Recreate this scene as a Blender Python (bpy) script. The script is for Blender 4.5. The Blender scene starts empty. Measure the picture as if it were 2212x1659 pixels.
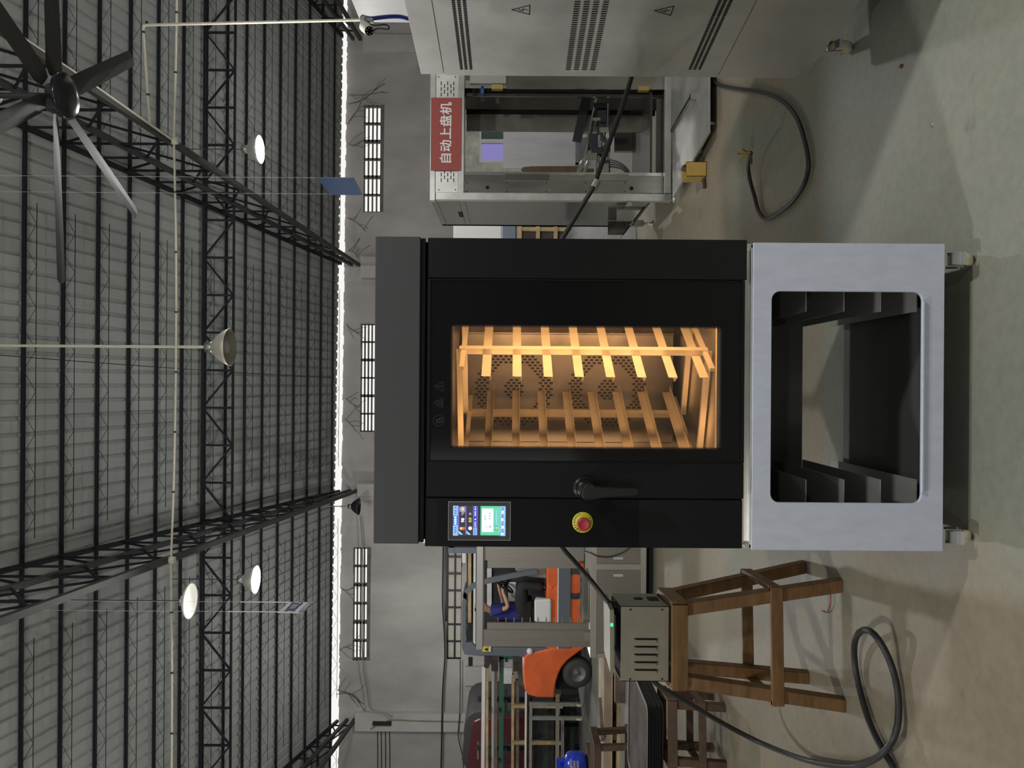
import bpy, bmesh, math, random
from mathutils import Vector, Matrix
random.seed(7)
PI = math.pi
COL = bpy.context.scene.collection

# ------------------------------------------------------------------ camera model (world: X right, Y away, Z up)
H = 1.446                     # lens height above the floor
FPX = 1650.0                  # focal length in pixels of the 2212 px wide frame
ROLL = math.radians(0.40)
CR, SR = math.cos(ROLL), math.sin(ROLL)

def ray(x, y):
    u, v = 829.5 - y, x - 1106.0
    return (u * CR + v * SR) / FPX, (-u * SR + v * CR) / FPX      # right, down per metre of distance
def P(x, y, Y):
    a, b = ray(x, y)
    return Vector((a * Y, Y, H - b * Y))
def Fl(x, y, z=0.0):
    a, b = ray(x, y)
    Y = (H - z) / b
    return Vector((a * Y, Y, z))

# ------------------------------------------------------------------ materials
MATS = {}
def mat(name, col, rough=0.5, metal=0.0, var=0.0, scale=8.0, bump=0.0, col2=None, coat=0.0, emit=None, estr=0.0, spec=0.5,
        stretch=None, detail=4.0, rvar=0.0):
    if name in MATS:
        return MATS[name]
    m = bpy.data.materials.new(name)
    m.use_nodes = True
    nt = m.node_tree
    b = nt.nodes['Principled BSDF']
    b.inputs['Base Color'].default_value = (*col, 1)
    b.inputs['Roughness'].default_value = rough
    b.inputs['Metallic'].default_value = metal
    b.inputs['Specular IOR Level'].default_value = spec
    b.inputs['Coat Weight'].default_value = coat
    if emit:
        b.inputs['Emission Color'].default_value = (*emit, 1)
        b.inputs['Emission Strength'].default_value = estr
    if var > 0 or bump > 0 or col2 or rvar > 0:
        tc = nt.nodes.new('ShaderNodeTexCoord')
        mp = nt.nodes.new('ShaderNodeMapping')
        if stretch:
            mp.inputs['Scale'].default_value = stretch
        nt.links.new(tc.outputs['Object'], mp.inputs['Vector'])
        nz = nt.nodes.new('ShaderNodeTexNoise')
        nz.inputs['Scale'].default_value = scale
        nz.inputs['Detail'].default_value = detail
        nz.inputs['Roughness'].default_value = 0.6
        nt.links.new(mp.outputs['Vector'], nz.inputs['Vector'])
        if var > 0 or col2:
            rp = nt.nodes.new('ShaderNodeValToRGB')
            c2 = col2 if col2 else tuple(max(0, c * (1 - var)) for c in col)
            c1 = col if col2 else tuple(min(1, c * (1 + var * 0.6)) for c in col)
            rp.color_ramp.elements[0].position = 0.32
            rp.color_ramp.elements[0].color = (*c2, 1)
            rp.color_ramp.elements[1].position = 0.68
            rp.color_ramp.elements[1].color = (*c1, 1)
            nt.links.new(nz.outputs['Fac'], rp.inputs['Fac'])
            nt.links.new(rp.outputs['Color'], b.inputs['Base Color'])
        if rvar > 0:
            mr = nt.nodes.new('ShaderNodeMapRange')
            mr.inputs['To Min'].default_value = max(0.02, rough - rvar)
            mr.inputs['To Max'].default_value = min(1, rough + rvar)
            nt.links.new(nz.outputs['Fac'], mr.inputs['Value'])
            nt.links.new(mr.outputs['Result'], b.inputs['Roughness'])
        if bump > 0:
            bp = nt.nodes.new('ShaderNodeBump')
            bp.inputs['Strength'].default_value = bump
            bp.inputs['Distance'].default_value = 0.01
            nt.links.new(nz.outputs['Fac'], bp.inputs['Height'])
            nt.links.new(bp.outputs['Normal'], b.inputs['Normal'])
    MATS[name] = m
    return m

def glass_mat(name, tint, gloss_rough=0.02, ior=1.45):
    if name in MATS:
        return MATS[name]
    m = bpy.data.materials.new(name)
    m.use_nodes = True
    nt = m.node_tree
    nt.nodes.clear()
    out = nt.nodes.new('ShaderNodeOutputMaterial')
    mix = nt.nodes.new('ShaderNodeMixShader')
    tr = nt.nodes.new('ShaderNodeBsdfTransparent')
    gl = nt.nodes.new('ShaderNodeBsdfGlossy')
    fr = nt.nodes.new('ShaderNodeFresnel')
    fr.inputs['IOR'].default_value = ior
    tr.inputs['Color'].default_value = (*tint, 1)
    gl.inputs['Roughness'].default_value = gloss_rough
    nt.links.new(fr.outputs[0], mix.inputs[0])
    nt.links.new(tr.outputs[0], mix.inputs[1])
    nt.links.new(gl.outputs[0], mix.inputs[2])
    nt.links.new(mix.outputs[0], out.inputs[0])
    MATS[name] = m
    return m

# ------------------------------------------------------------------ mesh builder (world coordinates)
class MB:
    def __init__(s):
        s.v, s.f, s.mi, s.sm = [], [], [], []
        s.m = 0
        s.smooth = False
    def add(s, vs, fs, smooth=None):
        o = len(s.v)
        s.v += [tuple(p) for p in vs]
        for f in fs:
            s.f.append(tuple(i + o for i in f))
            s.mi.append(s.m)
            s.sm.append(s.smooth if smooth is None else smooth)
        return s
    def box(s, x0, x1, y0, y1, z0, z1):
        vs = [(x0, y0, z0), (x1, y0, z0), (x1, y1, z0), (x0, y1, z0), (x0, y0, z1), (x1, y0, z1), (x1, y1, z1), (x0, y1, z1)]
        return s.add(vs, [(0, 3, 2, 1), (4, 5, 6, 7), (0, 1, 5, 4), (1, 2, 6, 5), (2, 3, 7, 6), (3, 0, 4, 7)], False)
    def hexa(s, a, b):
        """a: four points, b: the four points opposite them"""
        return s.add(list(a) + list(b), [(3, 2, 1, 0), (4, 5, 6, 7), (0, 1, 5, 4), (1, 2, 6, 5), (2, 3, 7, 6), (3, 0, 4, 7)], False)
    def bar(s, p, q, w, h=None, up=(0, 0, 1)):
        """square bar from p to q; w across, h along 'up'"""
        p, q = Vector(p), Vector(q)
        h = w if h is None else h
        d = (q - p).normalized()
        upv = Vector(up)
        if abs(d.dot(upv)) > 0.97:
            upv = Vector((0, 1, 0)) if abs(d.y) < 0.9 else Vector((1, 0, 0))
        r = d.cross(upv).normalized()
        t = r.cross(d).normalized()
        r, t = r * (w / 2), t * (h / 2)
        return s.hexa([p - r - t, p + r - t, p + r + t, p - r + t], [q - r - t, q + r - t, q + r + t, q - r + t])
    def rod(s, p, q, r, n=8, cap=True):
        return s.tube([p, q], r, n, cap)
    def tube(s, pts, r, n=8, cap=True):
        pts = [Vector(p) for p in pts]
        rs = r if isinstance(r, (list, tuple)) else [r] * len(pts)
        d0 = (pts[1] - pts[0]).normalized()
        ref = Vector((0, 0, 1)) if abs(d0.z) < 0.9 else Vector((1, 0, 0))
        nrm = d0.cross(ref).normalized()
        vs, fs = [], []
        for i, p in enumerate(pts):
            if i == 0: d = pts[1] - p
            elif i == len(pts) - 1: d = p - pts[i - 1]
            else: d = pts[i + 1] - pts[i - 1]
            d.normalize()
            nrm = (nrm - d * nrm.dot(d)).normalized()
            bn = d.cross(nrm)
            for k in range(n):
                a = 2 * PI * k / n
                vs.append(p + (nrm * math.cos(a) + bn * math.sin(a)) * rs[i])
        for i in range(len(pts) - 1):
            for k in range(n):
                k2 = (k + 1) % n
                fs.append((i * n + k, i * n + k2, (i + 1) * n + k2, (i + 1) * n + k))
        s.add(vs, fs, True)
        if cap:
            s.add(vs[:n], [tuple(range(n - 1, -1, -1))], False)
            s.add(vs[-n:], [tuple(range(n))], False)
        return s
    def lathe(s, prof, c, n=24, axis='z', smooth=True):
        """prof: (radius, height) pairs round an axis through c"""
        c = Vector(c)
        vs, fs = [], []
        for (r, h) in prof:
            for k in range(n):
                a = 2 * PI * k / n
                x, y = r * math.cos(a), r * math.sin(a)
                if axis == 'z': vs.append(c + Vector((x, y, h)))
                elif axis == 'y': vs.append(c + Vector((x, h, y)))
                else: vs.append(c + Vector((h, x, y)))
        for i in range(len(prof) - 1):
            for k in range(n):
                k2 = (k + 1) % n
                fs.append((i * n + k, i * n + k2, (i + 1) * n + k2, (i + 1) * n + k))
        return s.add(vs, fs, smooth)
    def prism(s, poly, off):
        """extrude a planar polygon (list of points) by the vector off"""
        off = Vector(off)
        n = len(poly)
        a = [Vector(p) for p in poly]
        b = [p + off for p in a]
        fs = [tuple(range(n - 1, -1, -1)), tuple(range(n, 2 * n))]
        for i in range(n):
            j = (i + 1) % n
            fs.append((i, j, n + j, n + i))
        return s.add(a + b, fs, False)
    def fbox(s, x0, x1, y0, y1, Y, depth):
        """box whose front covers the photo rectangle at distance Y"""
        xc, yc = (x0 + x1) / 2, (y0 + y1) / 2
        return s.box(P(xc, y1, Y).x, P(xc, y0, Y).x, Y, Y + depth, P(x1, yc, Y).z, P(x0, yc, Y).z)
    def plate_hole(s, X0, X1, Z0, Z1, hx0, hx1, hz0, hz1, y0, y1, r=0.0, seg=6):
        """frontal plate (y0 front, y1 back) with a rounded hole"""
        pts = []
        for (cx, cz, a0) in ((hx1 - r, hz1 - r, 0), (hx0 + r, hz1 - r, 90), (hx0 + r, hz0 + r, 180), (hx1 - r, hz0 + r, 270)):
            for k in range(seg + 1):
                a = math.radians(a0 + 90 * k / seg)
                pts.append((cx + r * math.cos(a), cz + r * math.sin(a)))
        outer = []
        for i, (px, pz) in enumerate(pts):
            q, k = divmod(i, seg + 1)
            t = k / seg
            cnr = [(X1, Z1), (X0, Z1), (X0, Z0), (X1, Z0)][q]
            if q == 0: o = (X1, pz + (Z1 - pz) * min(1, t * 2)) if t <= .5 else (X1 + (px - X1) * (t * 2 - 1), Z1)
            elif q == 1: o = (px + (X0 - px) * min(1, t * 2), Z1) if t <= .5 else (X0, Z1 + (pz - Z1) * (t * 2 - 1))
            elif q == 2: o = (X0, pz + (Z0 - pz) * min(1, t * 2)) if t <= .5 else (X0 + (px - X0) * (t * 2 - 1), Z0)
            else: o = (px + (X1 - px) * min(1, t * 2), Z0) if t <= .5 else (X1, Z0 + (pz - Z0) * (t * 2 - 1))
            if k == seg // 2 and seg % 2 == 0: o = cnr
            outer.append(o)
        n = len(pts)
        vs = [(x, y0, z) for x, z in pts] + [(x, y0, z) for x, z in outer] + [(x, y1, z) for x, z in pts] + [(x, y1, z) for x, z in outer]
        fs = []
        for i in range(n):
            j = (i + 1) % n
            fs += [(i, j, n + j, n + i), (2 * n + j, 2 * n + i, 3 * n + i, 3 * n + j), (j, i, 2 * n + i, 2 * n + j), (n + i, n + j, 3 * n + j, 3 * n + i)]
        return s.add(vs, fs, False)
    def build(s, name, mats, parent=None, bevel=0.0, seg=1, local=False, sub=0, fix=True):
        me = bpy.data.meshes.new(name)
        loc = Vector((0, 0, 0))
        if not local:
            if parent:
                loc = wloc(parent)
            elif s.v:
                xs, ys, zs = zip(*s.v)
                loc = Vector(((min(xs) + max(xs)) / 2, (min(ys) + max(ys)) / 2, min(zs)))
        me.from_pydata([(a - loc.x, b - loc.y, c - loc.z) for a, b, c in s.v], [], s.f)
        if not isinstance(mats, (list, tuple)):
            mats = [mats]
        for m in mats:
            me.materials.append(m)
        me.polygons.foreach_set('material_index', s.mi)
        me.polygons.foreach_set('use_smooth', s.sm)
        me.update()
        if fix:
            bm = bmesh.new()
            bm.from_mesh(me)
            bmesh.ops.recalc_face_normals(bm, faces=bm.faces)
            bm.to_mesh(me)
            bm.free()
        o = bpy.data.objects.new(name, me)
        COL.objects.link(o)
        if parent:
            o.parent = parent
        elif not local:
            o.location = loc
        if bevel > 0:
            md = o.modifiers.new('bevel', 'BEVEL')
            md.width = bevel
            md.segments = seg
            md.limit_method = 'ANGLE'
            md.angle_limit = math.radians(40)
        if sub:
            md = o.modifiers.new('sub', 'SUBSURF')
            md.levels = md.render_levels = sub
        return o

def wloc(o):
    v = Vector(o.location)
    while o.parent:
        o = o.parent
        v = v + Vector(o.location)
    return v

def tag(o, label, cat=None, group=None, kind=None):
    o['label'] = label
    if cat: o['category'] = cat
    if group: o['group'] = group
    if kind: o['kind'] = kind
    return o
def thing(name, label, cat, loc, group=None, kind=None):
    o = bpy.data.objects.new(name, None)
    o.empty_display_size = 0.1
    COL.objects.link(o)
    o.location = loc
    return tag(o, label, cat, group, kind)
def dup(root, delta, label, group=None):
    """copy of a thing with copies of its parts and their parts"""
    def cp(o, parent):
        c = o.copy()
        COL.objects.link(c)
        if parent: c.parent = parent
        for ch in o.children:
            cp(ch, c)
        return c
    r = cp(root, None)
    r.location = Vector(root.location) + Vector(delta)
    r['label'] = label
    if group: r['group'] = group
    return r
def smooth_path(pts, n=6):
    pts = [Vector(p) for p in pts]
    out = []
    for i in range(len(pts) - 1):
        p0, p1, p2, p3 = pts[max(0, i - 1)], pts[i], pts[i + 1], pts[min(len(pts) - 1, i + 2)]
        for k in range(n):
            t = k / n
            out.append(0.5 * ((2 * p1) + (p2 - p0) * t + (2 * p0 - 5 * p1 + 4 * p2 - p3) * t * t + (3 * p1 - p0 - 3 * p2 + p3) * t ** 3))
    out.append(pts[-1])
    return out
FRONT = Matrix(((1, 0, 0, 0), (0, 0, -1, 0), (0, 1, 0, 0), (0, 0, 0, 1)))      # lettering that faces the lens
def text_mb(mb, body, size, M, bold=0.0, extrude=0.0005, align='CENTER', space=1.0, sx=1.0, heavy=0.0):
    cu = bpy.data.curves.new('lettering', 'FONT')
    cu.body = body
    cu.size = size
    cu.align_x = align
    cu.align_y = 'CENTER'
    cu.offset = bold
    cu.extrude = extrude
    cu.space_character = space
    cu.resolution_u = 3
    o = bpy.data.objects.new('lettering', cu)
    COL.objects.link(o)
    dg = bpy.context.evaluated_depsgraph_get()
    me = bpy.data.meshes.new_from_object(o.evaluated_get(dg))
    S = Matrix.Diagonal((sx, 1, 1, 1))
    for ci_, (dx, dy) in enumerate(((0, 0),) if not heavy else ((0, 0), (heavy, 0), (-heavy, 0), (0, heavy), (0, -heavy), (heavy * .7, heavy * .65), (-heavy * .7, heavy * .65), (heavy * .7, -heavy * .65), (-heavy * .7, -heavy * .65))):
        D = Matrix.Translation((dx, dy, .0003 * ci_))
        mb.add([M @ D @ S @ v.co for v in me.vertices], [tuple(p.vertices) for p in me.polygons], False)
    bpy.data.objects.remove(o)
    bpy.data.curves.remove(cu)
    bpy.data.meshes.remove(me)
    return mb
ORD = ['first', 'second', 'third', 'fourth', 'fifth', 'sixth', 'seventh', 'eighth', 'ninth', 'tenth', 'eleventh', 'twelfth', 'thirteenth',
       'fourteenth', 'fifteenth', 'sixteenth', 'seventeenth']

# ------------------------------------------------------------------ shared materials
M_steel = mat('stainless_brushed', (0.40, 0.39, 0.365), 0.20, 0.95, var=0.25, scale=5, stretch=(1, 1, 0.25), rvar=0.08, bump=0.05)
M_polish = mat('stainless_polished', (0.74, 0.73, 0.70), 0.14, 1.0, var=0.12, scale=5, bump=0.03)
M_dkmetal = mat('dark_steel', (0.030, 0.030, 0.036), 0.5, 0.4)
M_roofsteel = mat('painted_roof_steel', (0.013, 0.013, 0.018), 0.6, 0.0, spec=.25)
M_black = mat('black_enamel', (0.011, 0.011, 0.012), 0.42, 0.0, bump=0.02, scale=160, spec=0.10)
M_blackgloss = mat('black_glass', (0.002, 0.002, 0.003), 0.09, 0.0, spec=0.35)
M_void = mat('matt_black', (0.008, 0.008, 0.008), 0.9)
M_rubber = mat('black_rubber', (0.022, 0.022, 0.024), 0.48, bump=0.05, scale=60)
M_wood = mat('stool_wood', (0.185, 0.095, 0.034), 0.55, var=0.35, scale=6, stretch=(1, 1, 5), bump=0.08)
M_wooddk = mat('dark_wood', (0.085, 0.050, 0.030), 0.6, var=0.35, scale=8, bump=0.08)
M_pine = mat('pale_timber', (0.52, 0.38, 0.20), 0.7, var=0.3, scale=5, bump=0.05)
M_grey = mat('grey_metal', (0.30, 0.30, 0.30), 0.5, 0.4, var=0.2, scale=6)
M_white = mat('white_paint', (0.80, 0.80, 0.80), 0.5, var=0.05, scale=3)
M_cream = mat('cream_plastic', (0.62, 0.58, 0.47), 0.45, var=0.08, scale=10)
M_orange = mat('orange_paint', (0.72, 0.13, 0.035), 0.38, var=0.15, scale=5)
# ================================================================== THE HALL
RA, RB = 9.3, 0.22                                   # roof: z = H + RA - RB * Y
def roof_z(Y): return H + RA - RB * Y
def edge_y(X): return 20.7 + 0.0245 * X              # eaves line
WY = 20.86
def wall_y(X): return WY + 0.0245 * X                # face of the back wall
def Wp(x, y, off=0.0):
    a, b = ray(x, y)
    Y = (WY + off) / (1 - 0.0245 * a)
    return Vector((a * Y, Y, H - b * Y))

# floor
def floor_material():
    m = bpy.data.materials.new('worn_painted_concrete')
    m.use_nodes = True
    nt = m.node_tree
    b = nt.nodes['Principled BSDF']
    tc = nt.nodes.new('ShaderNodeTexCoord')
    def noise(scale, det, rough=0.6, stretch=None):
        n = nt.nodes.new('ShaderNodeTexNoise')
        n.inputs['Scale'].default_value = scale
        n.inputs['Detail'].default_value = det
        n.inputs['Roughness'].default_value = rough
        if stretch:
            mp = nt.nodes.new('ShaderNodeMapping')
            mp.inputs['Scale'].default_value = stretch
            nt.links.new(tc.outputs['Object'], mp.inputs['Vector'])
            nt.links.new(mp.outputs['Vector'], n.inputs['Vector'])
        else:
            nt.links.new(tc.outputs['Object'], n.inputs['Vector'])
        return n
    def ramp(src, p0, c0, p1, c1):
        r = nt.nodes.new('ShaderNodeValToRGB')
        r.color_ramp.elements[0].position = p0
        r.color_ramp.elements[0].color = (*c0, 1)
        r.color_ramp.elements[1].position = p1
        r.color_ramp.elements[1].color = (*c1, 1)
        nt.links.new(src, r.inputs['Fac'])
        return r
    def mix(f, a, c, mode='MIX', fac=None):
        x = nt.nodes.new('ShaderNodeMixRGB')
        x.blend_type = mode
        if f is not None: nt.links.new(f, x.inputs['Fac'])
        if fac is not None: x.inputs['Fac'].default_value = fac
        nt.links.new(a, x.inputs['Color1'])
        nt.links.new(c, x.inputs['Color2'])
        return x
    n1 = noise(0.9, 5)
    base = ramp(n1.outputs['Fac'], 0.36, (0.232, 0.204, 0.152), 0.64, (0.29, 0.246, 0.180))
    geo = nt.nodes.new('ShaderNodeNewGeometry')
    sep = nt.nodes.new('ShaderNodeSeparateXYZ')
    nt.links.new(geo.outputs['Position'], sep.inputs[0])
    mr = nt.nodes.new('ShaderNodeMapRange')                       # greener grey strip in front, its edge along one line
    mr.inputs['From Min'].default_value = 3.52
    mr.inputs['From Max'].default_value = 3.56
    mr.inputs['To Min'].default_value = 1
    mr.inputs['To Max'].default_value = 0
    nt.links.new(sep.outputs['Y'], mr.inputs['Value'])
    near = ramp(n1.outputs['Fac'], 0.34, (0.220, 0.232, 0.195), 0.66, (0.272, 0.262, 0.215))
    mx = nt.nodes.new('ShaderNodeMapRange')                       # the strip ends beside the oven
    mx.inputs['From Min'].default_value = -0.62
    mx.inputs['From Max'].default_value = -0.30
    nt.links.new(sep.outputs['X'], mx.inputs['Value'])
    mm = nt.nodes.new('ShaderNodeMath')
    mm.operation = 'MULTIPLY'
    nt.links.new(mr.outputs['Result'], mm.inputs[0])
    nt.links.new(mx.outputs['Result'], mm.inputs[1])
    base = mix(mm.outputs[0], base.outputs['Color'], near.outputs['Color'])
    mf = nt.nodes.new('ShaderNodeMapRange')                       # greyer and darker floor colour further off
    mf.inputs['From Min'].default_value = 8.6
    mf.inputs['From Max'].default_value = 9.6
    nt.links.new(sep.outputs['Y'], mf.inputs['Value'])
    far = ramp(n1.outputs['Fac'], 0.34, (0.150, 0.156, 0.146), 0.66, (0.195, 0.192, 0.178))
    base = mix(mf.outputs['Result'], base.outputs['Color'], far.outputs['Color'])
    n2 = noise(1.6, 7, 0.72, (1.0, 0.45, 1))
    worn = ramp(n2.outputs['Fac'], 0.50, (0, 0, 0), 0.66, (.8, .8, .8))
    green = nt.nodes.new('ShaderNodeRGB')
    green.outputs[0].default_value = (0.225, 0.25, 0.205, 1)
    mixed = mix(worn.outputs['Color'], base.outputs['Color'], green.outputs[0])
    n3 = noise(26, 5, 0.75)
    spk = ramp(n3.outputs['Fac'], 0.30, (0.80, 0.79, 0.77), 0.60, (1, 1, 1))
    m2 = mix(None, mixed.outputs['Color'], spk.outputs['Color'], 'MULTIPLY', 0.8)
    n4 = noise(5.5, 3, 0.5)
    st = ramp(n4.outputs['Fac'], 0.24, (0.62, 0.60, 0.57), 0.33, (1, 1, 1))
    m3 = mix(None, m2.outputs['Color'], st.outputs['Color'], 'MULTIPLY', 0.7)
    nt.links.new(m3.outputs['Color'], b.inputs['Base Color'])
    rr = ramp(n1.outputs['Fac'], 0.3, (0.42, 0.42, 0.42), 0.7, (0.58, 0.58, 0.58))
    nt.links.new(rr.outputs['Color'], b.inputs['Roughness'])
    b.inputs['Specular IOR Level'].default_value = 0.35
    bp = nt.nodes.new('ShaderNodeBump')
    bp.inputs['Strength'].default_value = 0.10
    bp.inputs['Distance'].default_value = 0.01
    nt.links.new(n3.outputs['Fac'], bp.inputs['Height'])
    nt.links.new(bp.outputs['Normal'], b.inputs['Normal'])
    return m
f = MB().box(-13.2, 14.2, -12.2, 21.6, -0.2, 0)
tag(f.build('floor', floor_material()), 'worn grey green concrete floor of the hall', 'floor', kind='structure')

# ceiling: corrugated sheet, ribs running up the slope, ridge behind the view
M_roof = mat('roof_sheet', (0.365, 0.385, 0.37), 0.62, 0.0, var=0.10, scale=1.3, stretch=(1, 0.3, 1))
cb = MB()
xs = []
x = -13.2
while x < 14.2:
    xs += [(x, 0), (x + 0.158, 0), (x + 0.172, 0.030), (x + 0.217, 0.030)]
    x += 0.231
xs.append((x, 0))
RIDGE = 4.0
vs = []
for (x, dz) in xs:
    ye = edge_y(x)
    vs += [(x, -12.2, roof_z(RIDGE) - RB * 16.2 + dz), (x, RIDGE, roof_z(RIDGE) + dz), (x, ye, roof_z(ye) + dz)]
fs = []
for i in range(len(xs) - 1):
    a, c = 3 * i, 3 * (i + 1)
    fs += [(a, c, c + 1, a + 1), (a + 1, c + 1, c + 2, a + 2)]
cb.add(vs, fs, False)
tag(cb.build('ceiling', M_roof, fix=False), 'corrugated grey metal roof sheet above the hall', 'roof', kind='structure')

# back wall with openings
M_wall = mat('grey_plaster', (0.46, 0.44, 0.425), 0.85, var=0.24, scale=0.9, bump=0.06, detail=10, stretch=(1, 1, .45))
WIN = {1: (763, 800, 1183, 1427), 2: (779, 817, 700, 933), 3: (786, 829, 228, 458)}
holes = []
for k, (x0, x1, y0, y1) in WIN.items():
    xc, yc = (x0 + x1) / 2, (y0 + y1) / 2
    holes.append((Wp(xc, y1).x, Wp(xc, y0).x, Wp(x1, yc).z, Wp(x0, yc).z))
W4 = (Wp(982, 1424).x, Wp(982, 1130).x, Wp(997, 1290).z, Wp(966, 1290).z)
W5 = (Wp(1060, 352).x, Wp(1060, 276).x, Wp(1150, 315).z, Wp(1035, 315).z)
holes += [W4, W5]
cx = sorted({-13.2, 14.2} | {h[0] for h in holes} | {h[1] for h in holes})
cz = sorted({0.0} | {h[2] for h in holes} | {h[3] for h in holes})
ztop = H + 4.60
cz = [z for z in cz if z < ztop] + [ztop]
wb = MB()
for i in range(len(cx) - 1):
    for j in range(len(cz) - 1):
        mx, mz = (cx[i] + cx[i + 1]) / 2, (cz[j] + cz[j + 1]) / 2
        if any(h[0] < mx < h[1] and h[2] < mz < h[3] for h in holes):
            continue
        a, c = cx[i], cx[i + 1]
        z0, z1 = cz[j], cz[j + 1]
        wb.hexa([(a, wall_y(a), z0), (c, wall_y(c), z0), (c, wall_y(c) + .22, z0), (a, wall_y(a) + .22, z0)],
                [(a, wall_y(a), z1), (c, wall_y(c), z1), (c, wall_y(c) + .22, z1), (a, wall_y(a) + .22, z1)])
x = -13.2
while x < 14.1:                                     # crumbling mortar along the top
    w = random.uniform(0.06, 0.22)
    h = random.uniform(0.0, 0.035)
    c = min(14.2, x + w)
    wb.hexa([(x, wall_y(x), ztop), (c, wall_y(c), ztop), (c, wall_y(c) + .2, ztop), (x, wall_y(x) + .2, ztop)],
            [(x, wall_y(x), ztop + h), (c, wall_y(c), ztop + h * .8), (c, wall_y(c) + .2, ztop + h), (x, wall_y(x) + .2, ztop + h)])
    x = c
tag(wb.build('wall_back', M_wall, fix=False), 'grey plastered back wall of the hall', 'wall', kind='structure')
M_conc = mat('dark_concrete', (0.16, 0.145, 0.135), 0.9, var=0.25, scale=6)
for k, (X0, X1, Z0, Z1) in enumerate(holes[:3]):
    wf = MB()
    y_ = wall_y((X0 + X1) / 2) + 0.02
    yd = y_ + 0.13
    e = 0.03
    n = 6
    cw = (X1 - X0) / n
    for i in range(n + 1):
        xx = X0 + cw * i
        w = 0.075 if i in (2, 4) else (0.055 if i in (0, 6) else 0.045)
        wf.box(max(X0, xx - w / 2), min(X1, xx + w / 2), y_, yd, Z0, Z1)
    nz = 4
    hh = (Z1 - Z0)
    wf.box(X0, X1, y_ - .03, yd, Z0, Z0 + 0.09)
    for i in range(nz + 1):
        z = Z0 + 0.09 + (hh - 0.09) * i / nz
        wf.hexa([(X0, y_, z - .030), (X1, y_, z - .030), (X1, yd, z - .012), (X0, yd, z - .012)],
                [(X0, y_, z + .012), (X1, y_, z + .012), (X1, yd, z + .030), (X0, yd, z + .030)])
    ll = ['louvred block window above the forklift, lit from outside', 'louvred block window partly hidden by the oven top',
          'louvred block window above the red sign machine'][k]
    tag(wf.build('window_%d' % (k + 1), M_conc), ll, 'window', kind='structure')
# long barred window low on the wall
wf = MB()
X0, X1, Z0, Z1 = W4
y_ = wall_y((X0 + X1) / 2)
for i in range(9):
    xx = X0 + (X1 - X0) * i / 8
    wf.box(xx - .02, xx + .02, y_ + .02, y_ + .05, Z0, Z1)
for t in (0, .48, 1):
    z = Z0 + (Z1 - Z0) * t
    wf.box(X0, X1, y_ + .016, y_ + .052, z - .018, z + .018)
wf.box(X0 - .08, X1 + .03, y_ - .02, y_ + .04, Z1, Z1 + .05)
wf.box(X0 - .08, X0, y_ - .02, y_ + .04, Z0 - .6, Z1)
o = tag(wf.build('window_4', M_dkmetal), 'long low barred window behind the forklift', 'window', kind='structure')
g = MB().box(X0, X1, y_ + .10, y_ + .12, Z0, Z1)
g.build('pane', mat('dusty_pane', (0.62, 0.58, 0.50), 0.6, var=0.1, scale=4), o)
# window seen through the tray loading machine
X0, X1, Z0, Z1 = W5
y_ = wall_y((X0 + X1) / 2)
wf = MB()
def Wx(y): return Wp(1060, y).x
def Wz(x): return Wp(x, 315).z
wf.box(X0, Wx(347), y_ - .03, y_ + .08, Z0, Z1)
wf.box(Wx(281), X1, y_ - .03, y_ + .08, Z0, Z1)
wf.box(Wx(309), Wx(301), y_ - .02, y_ + .08, Z0, Z1)
wf.box(X0 - .01, X1 + .01, y_ - .034, y_ + .084, Wz(1040), Z1 + .01)
o = tag(wf.build('window_5', M_white), 'white framed window seen through the tray loading machine', 'window', kind='structure')
g = MB().box(Wx(301), Wx(281), y_ + .04, y_ + .05, Z0, Wz(1040))
g.build('pane', mat('green_pane', (0.10, 0.16, 0.14), 0.2), o)
g = MB().box(Wx(347), Wx(309), y_ + .04, y_ + .05, Z0, Wz(1040))
g.build('pane', glass_mat('violet_pane', (0.50, 0.48, 0.74)), o)

# pale peeling surround of that window
M_peel = mat('peeling_paint', (0.62, 0.60, 0.52), 0.8, var=0.35, scale=3.5, detail=9)
tb = MB()
xa, xb, xc_, xd = Wp(1060, 384).x, X0, X1, Wp(1060, 262).x
for (a, c, z0, z1) in ((xa, xb, 0, Wp(1000, 315).z), (xc_, xd, 0, Wp(1000, 315).z), (xb, xc_, Z1, Wp(1000, 315).z), (xb, xc_, 0, Z0)):
    tb.box(a, c, y_ - .05, y_ - .005, z0, z1)
tag(tb.build('trim_1', M_peel), 'pale peeling surround of the window seen through the red sign machine', 'trim', kind='structure')

# pilasters
M_pil = mat('pilaster_plaster', (0.54, 0.52, 0.50), 0.85, var=0.15, scale=1.5, detail=8)
COLX = [-9.10, -2.92, 3.20, 9.32]
plab = ['pale pilaster in front of which thin cables run', 'pilaster beside the dark bell lamp, mostly behind the oven',
        'pilaster behind the oven top, under the truss by the blue board', 'pilaster behind the steel cabinet near the white office']
for k, X in enumerate(COLX):
    pb = MB().box(X - .24, X + .24, wall_y(X) - .16, wall_y(X), 0, H + 4.15)
    tag(pb.build('pillar', M_pil), plab[k], 'pillar', kind='structure')
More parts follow.
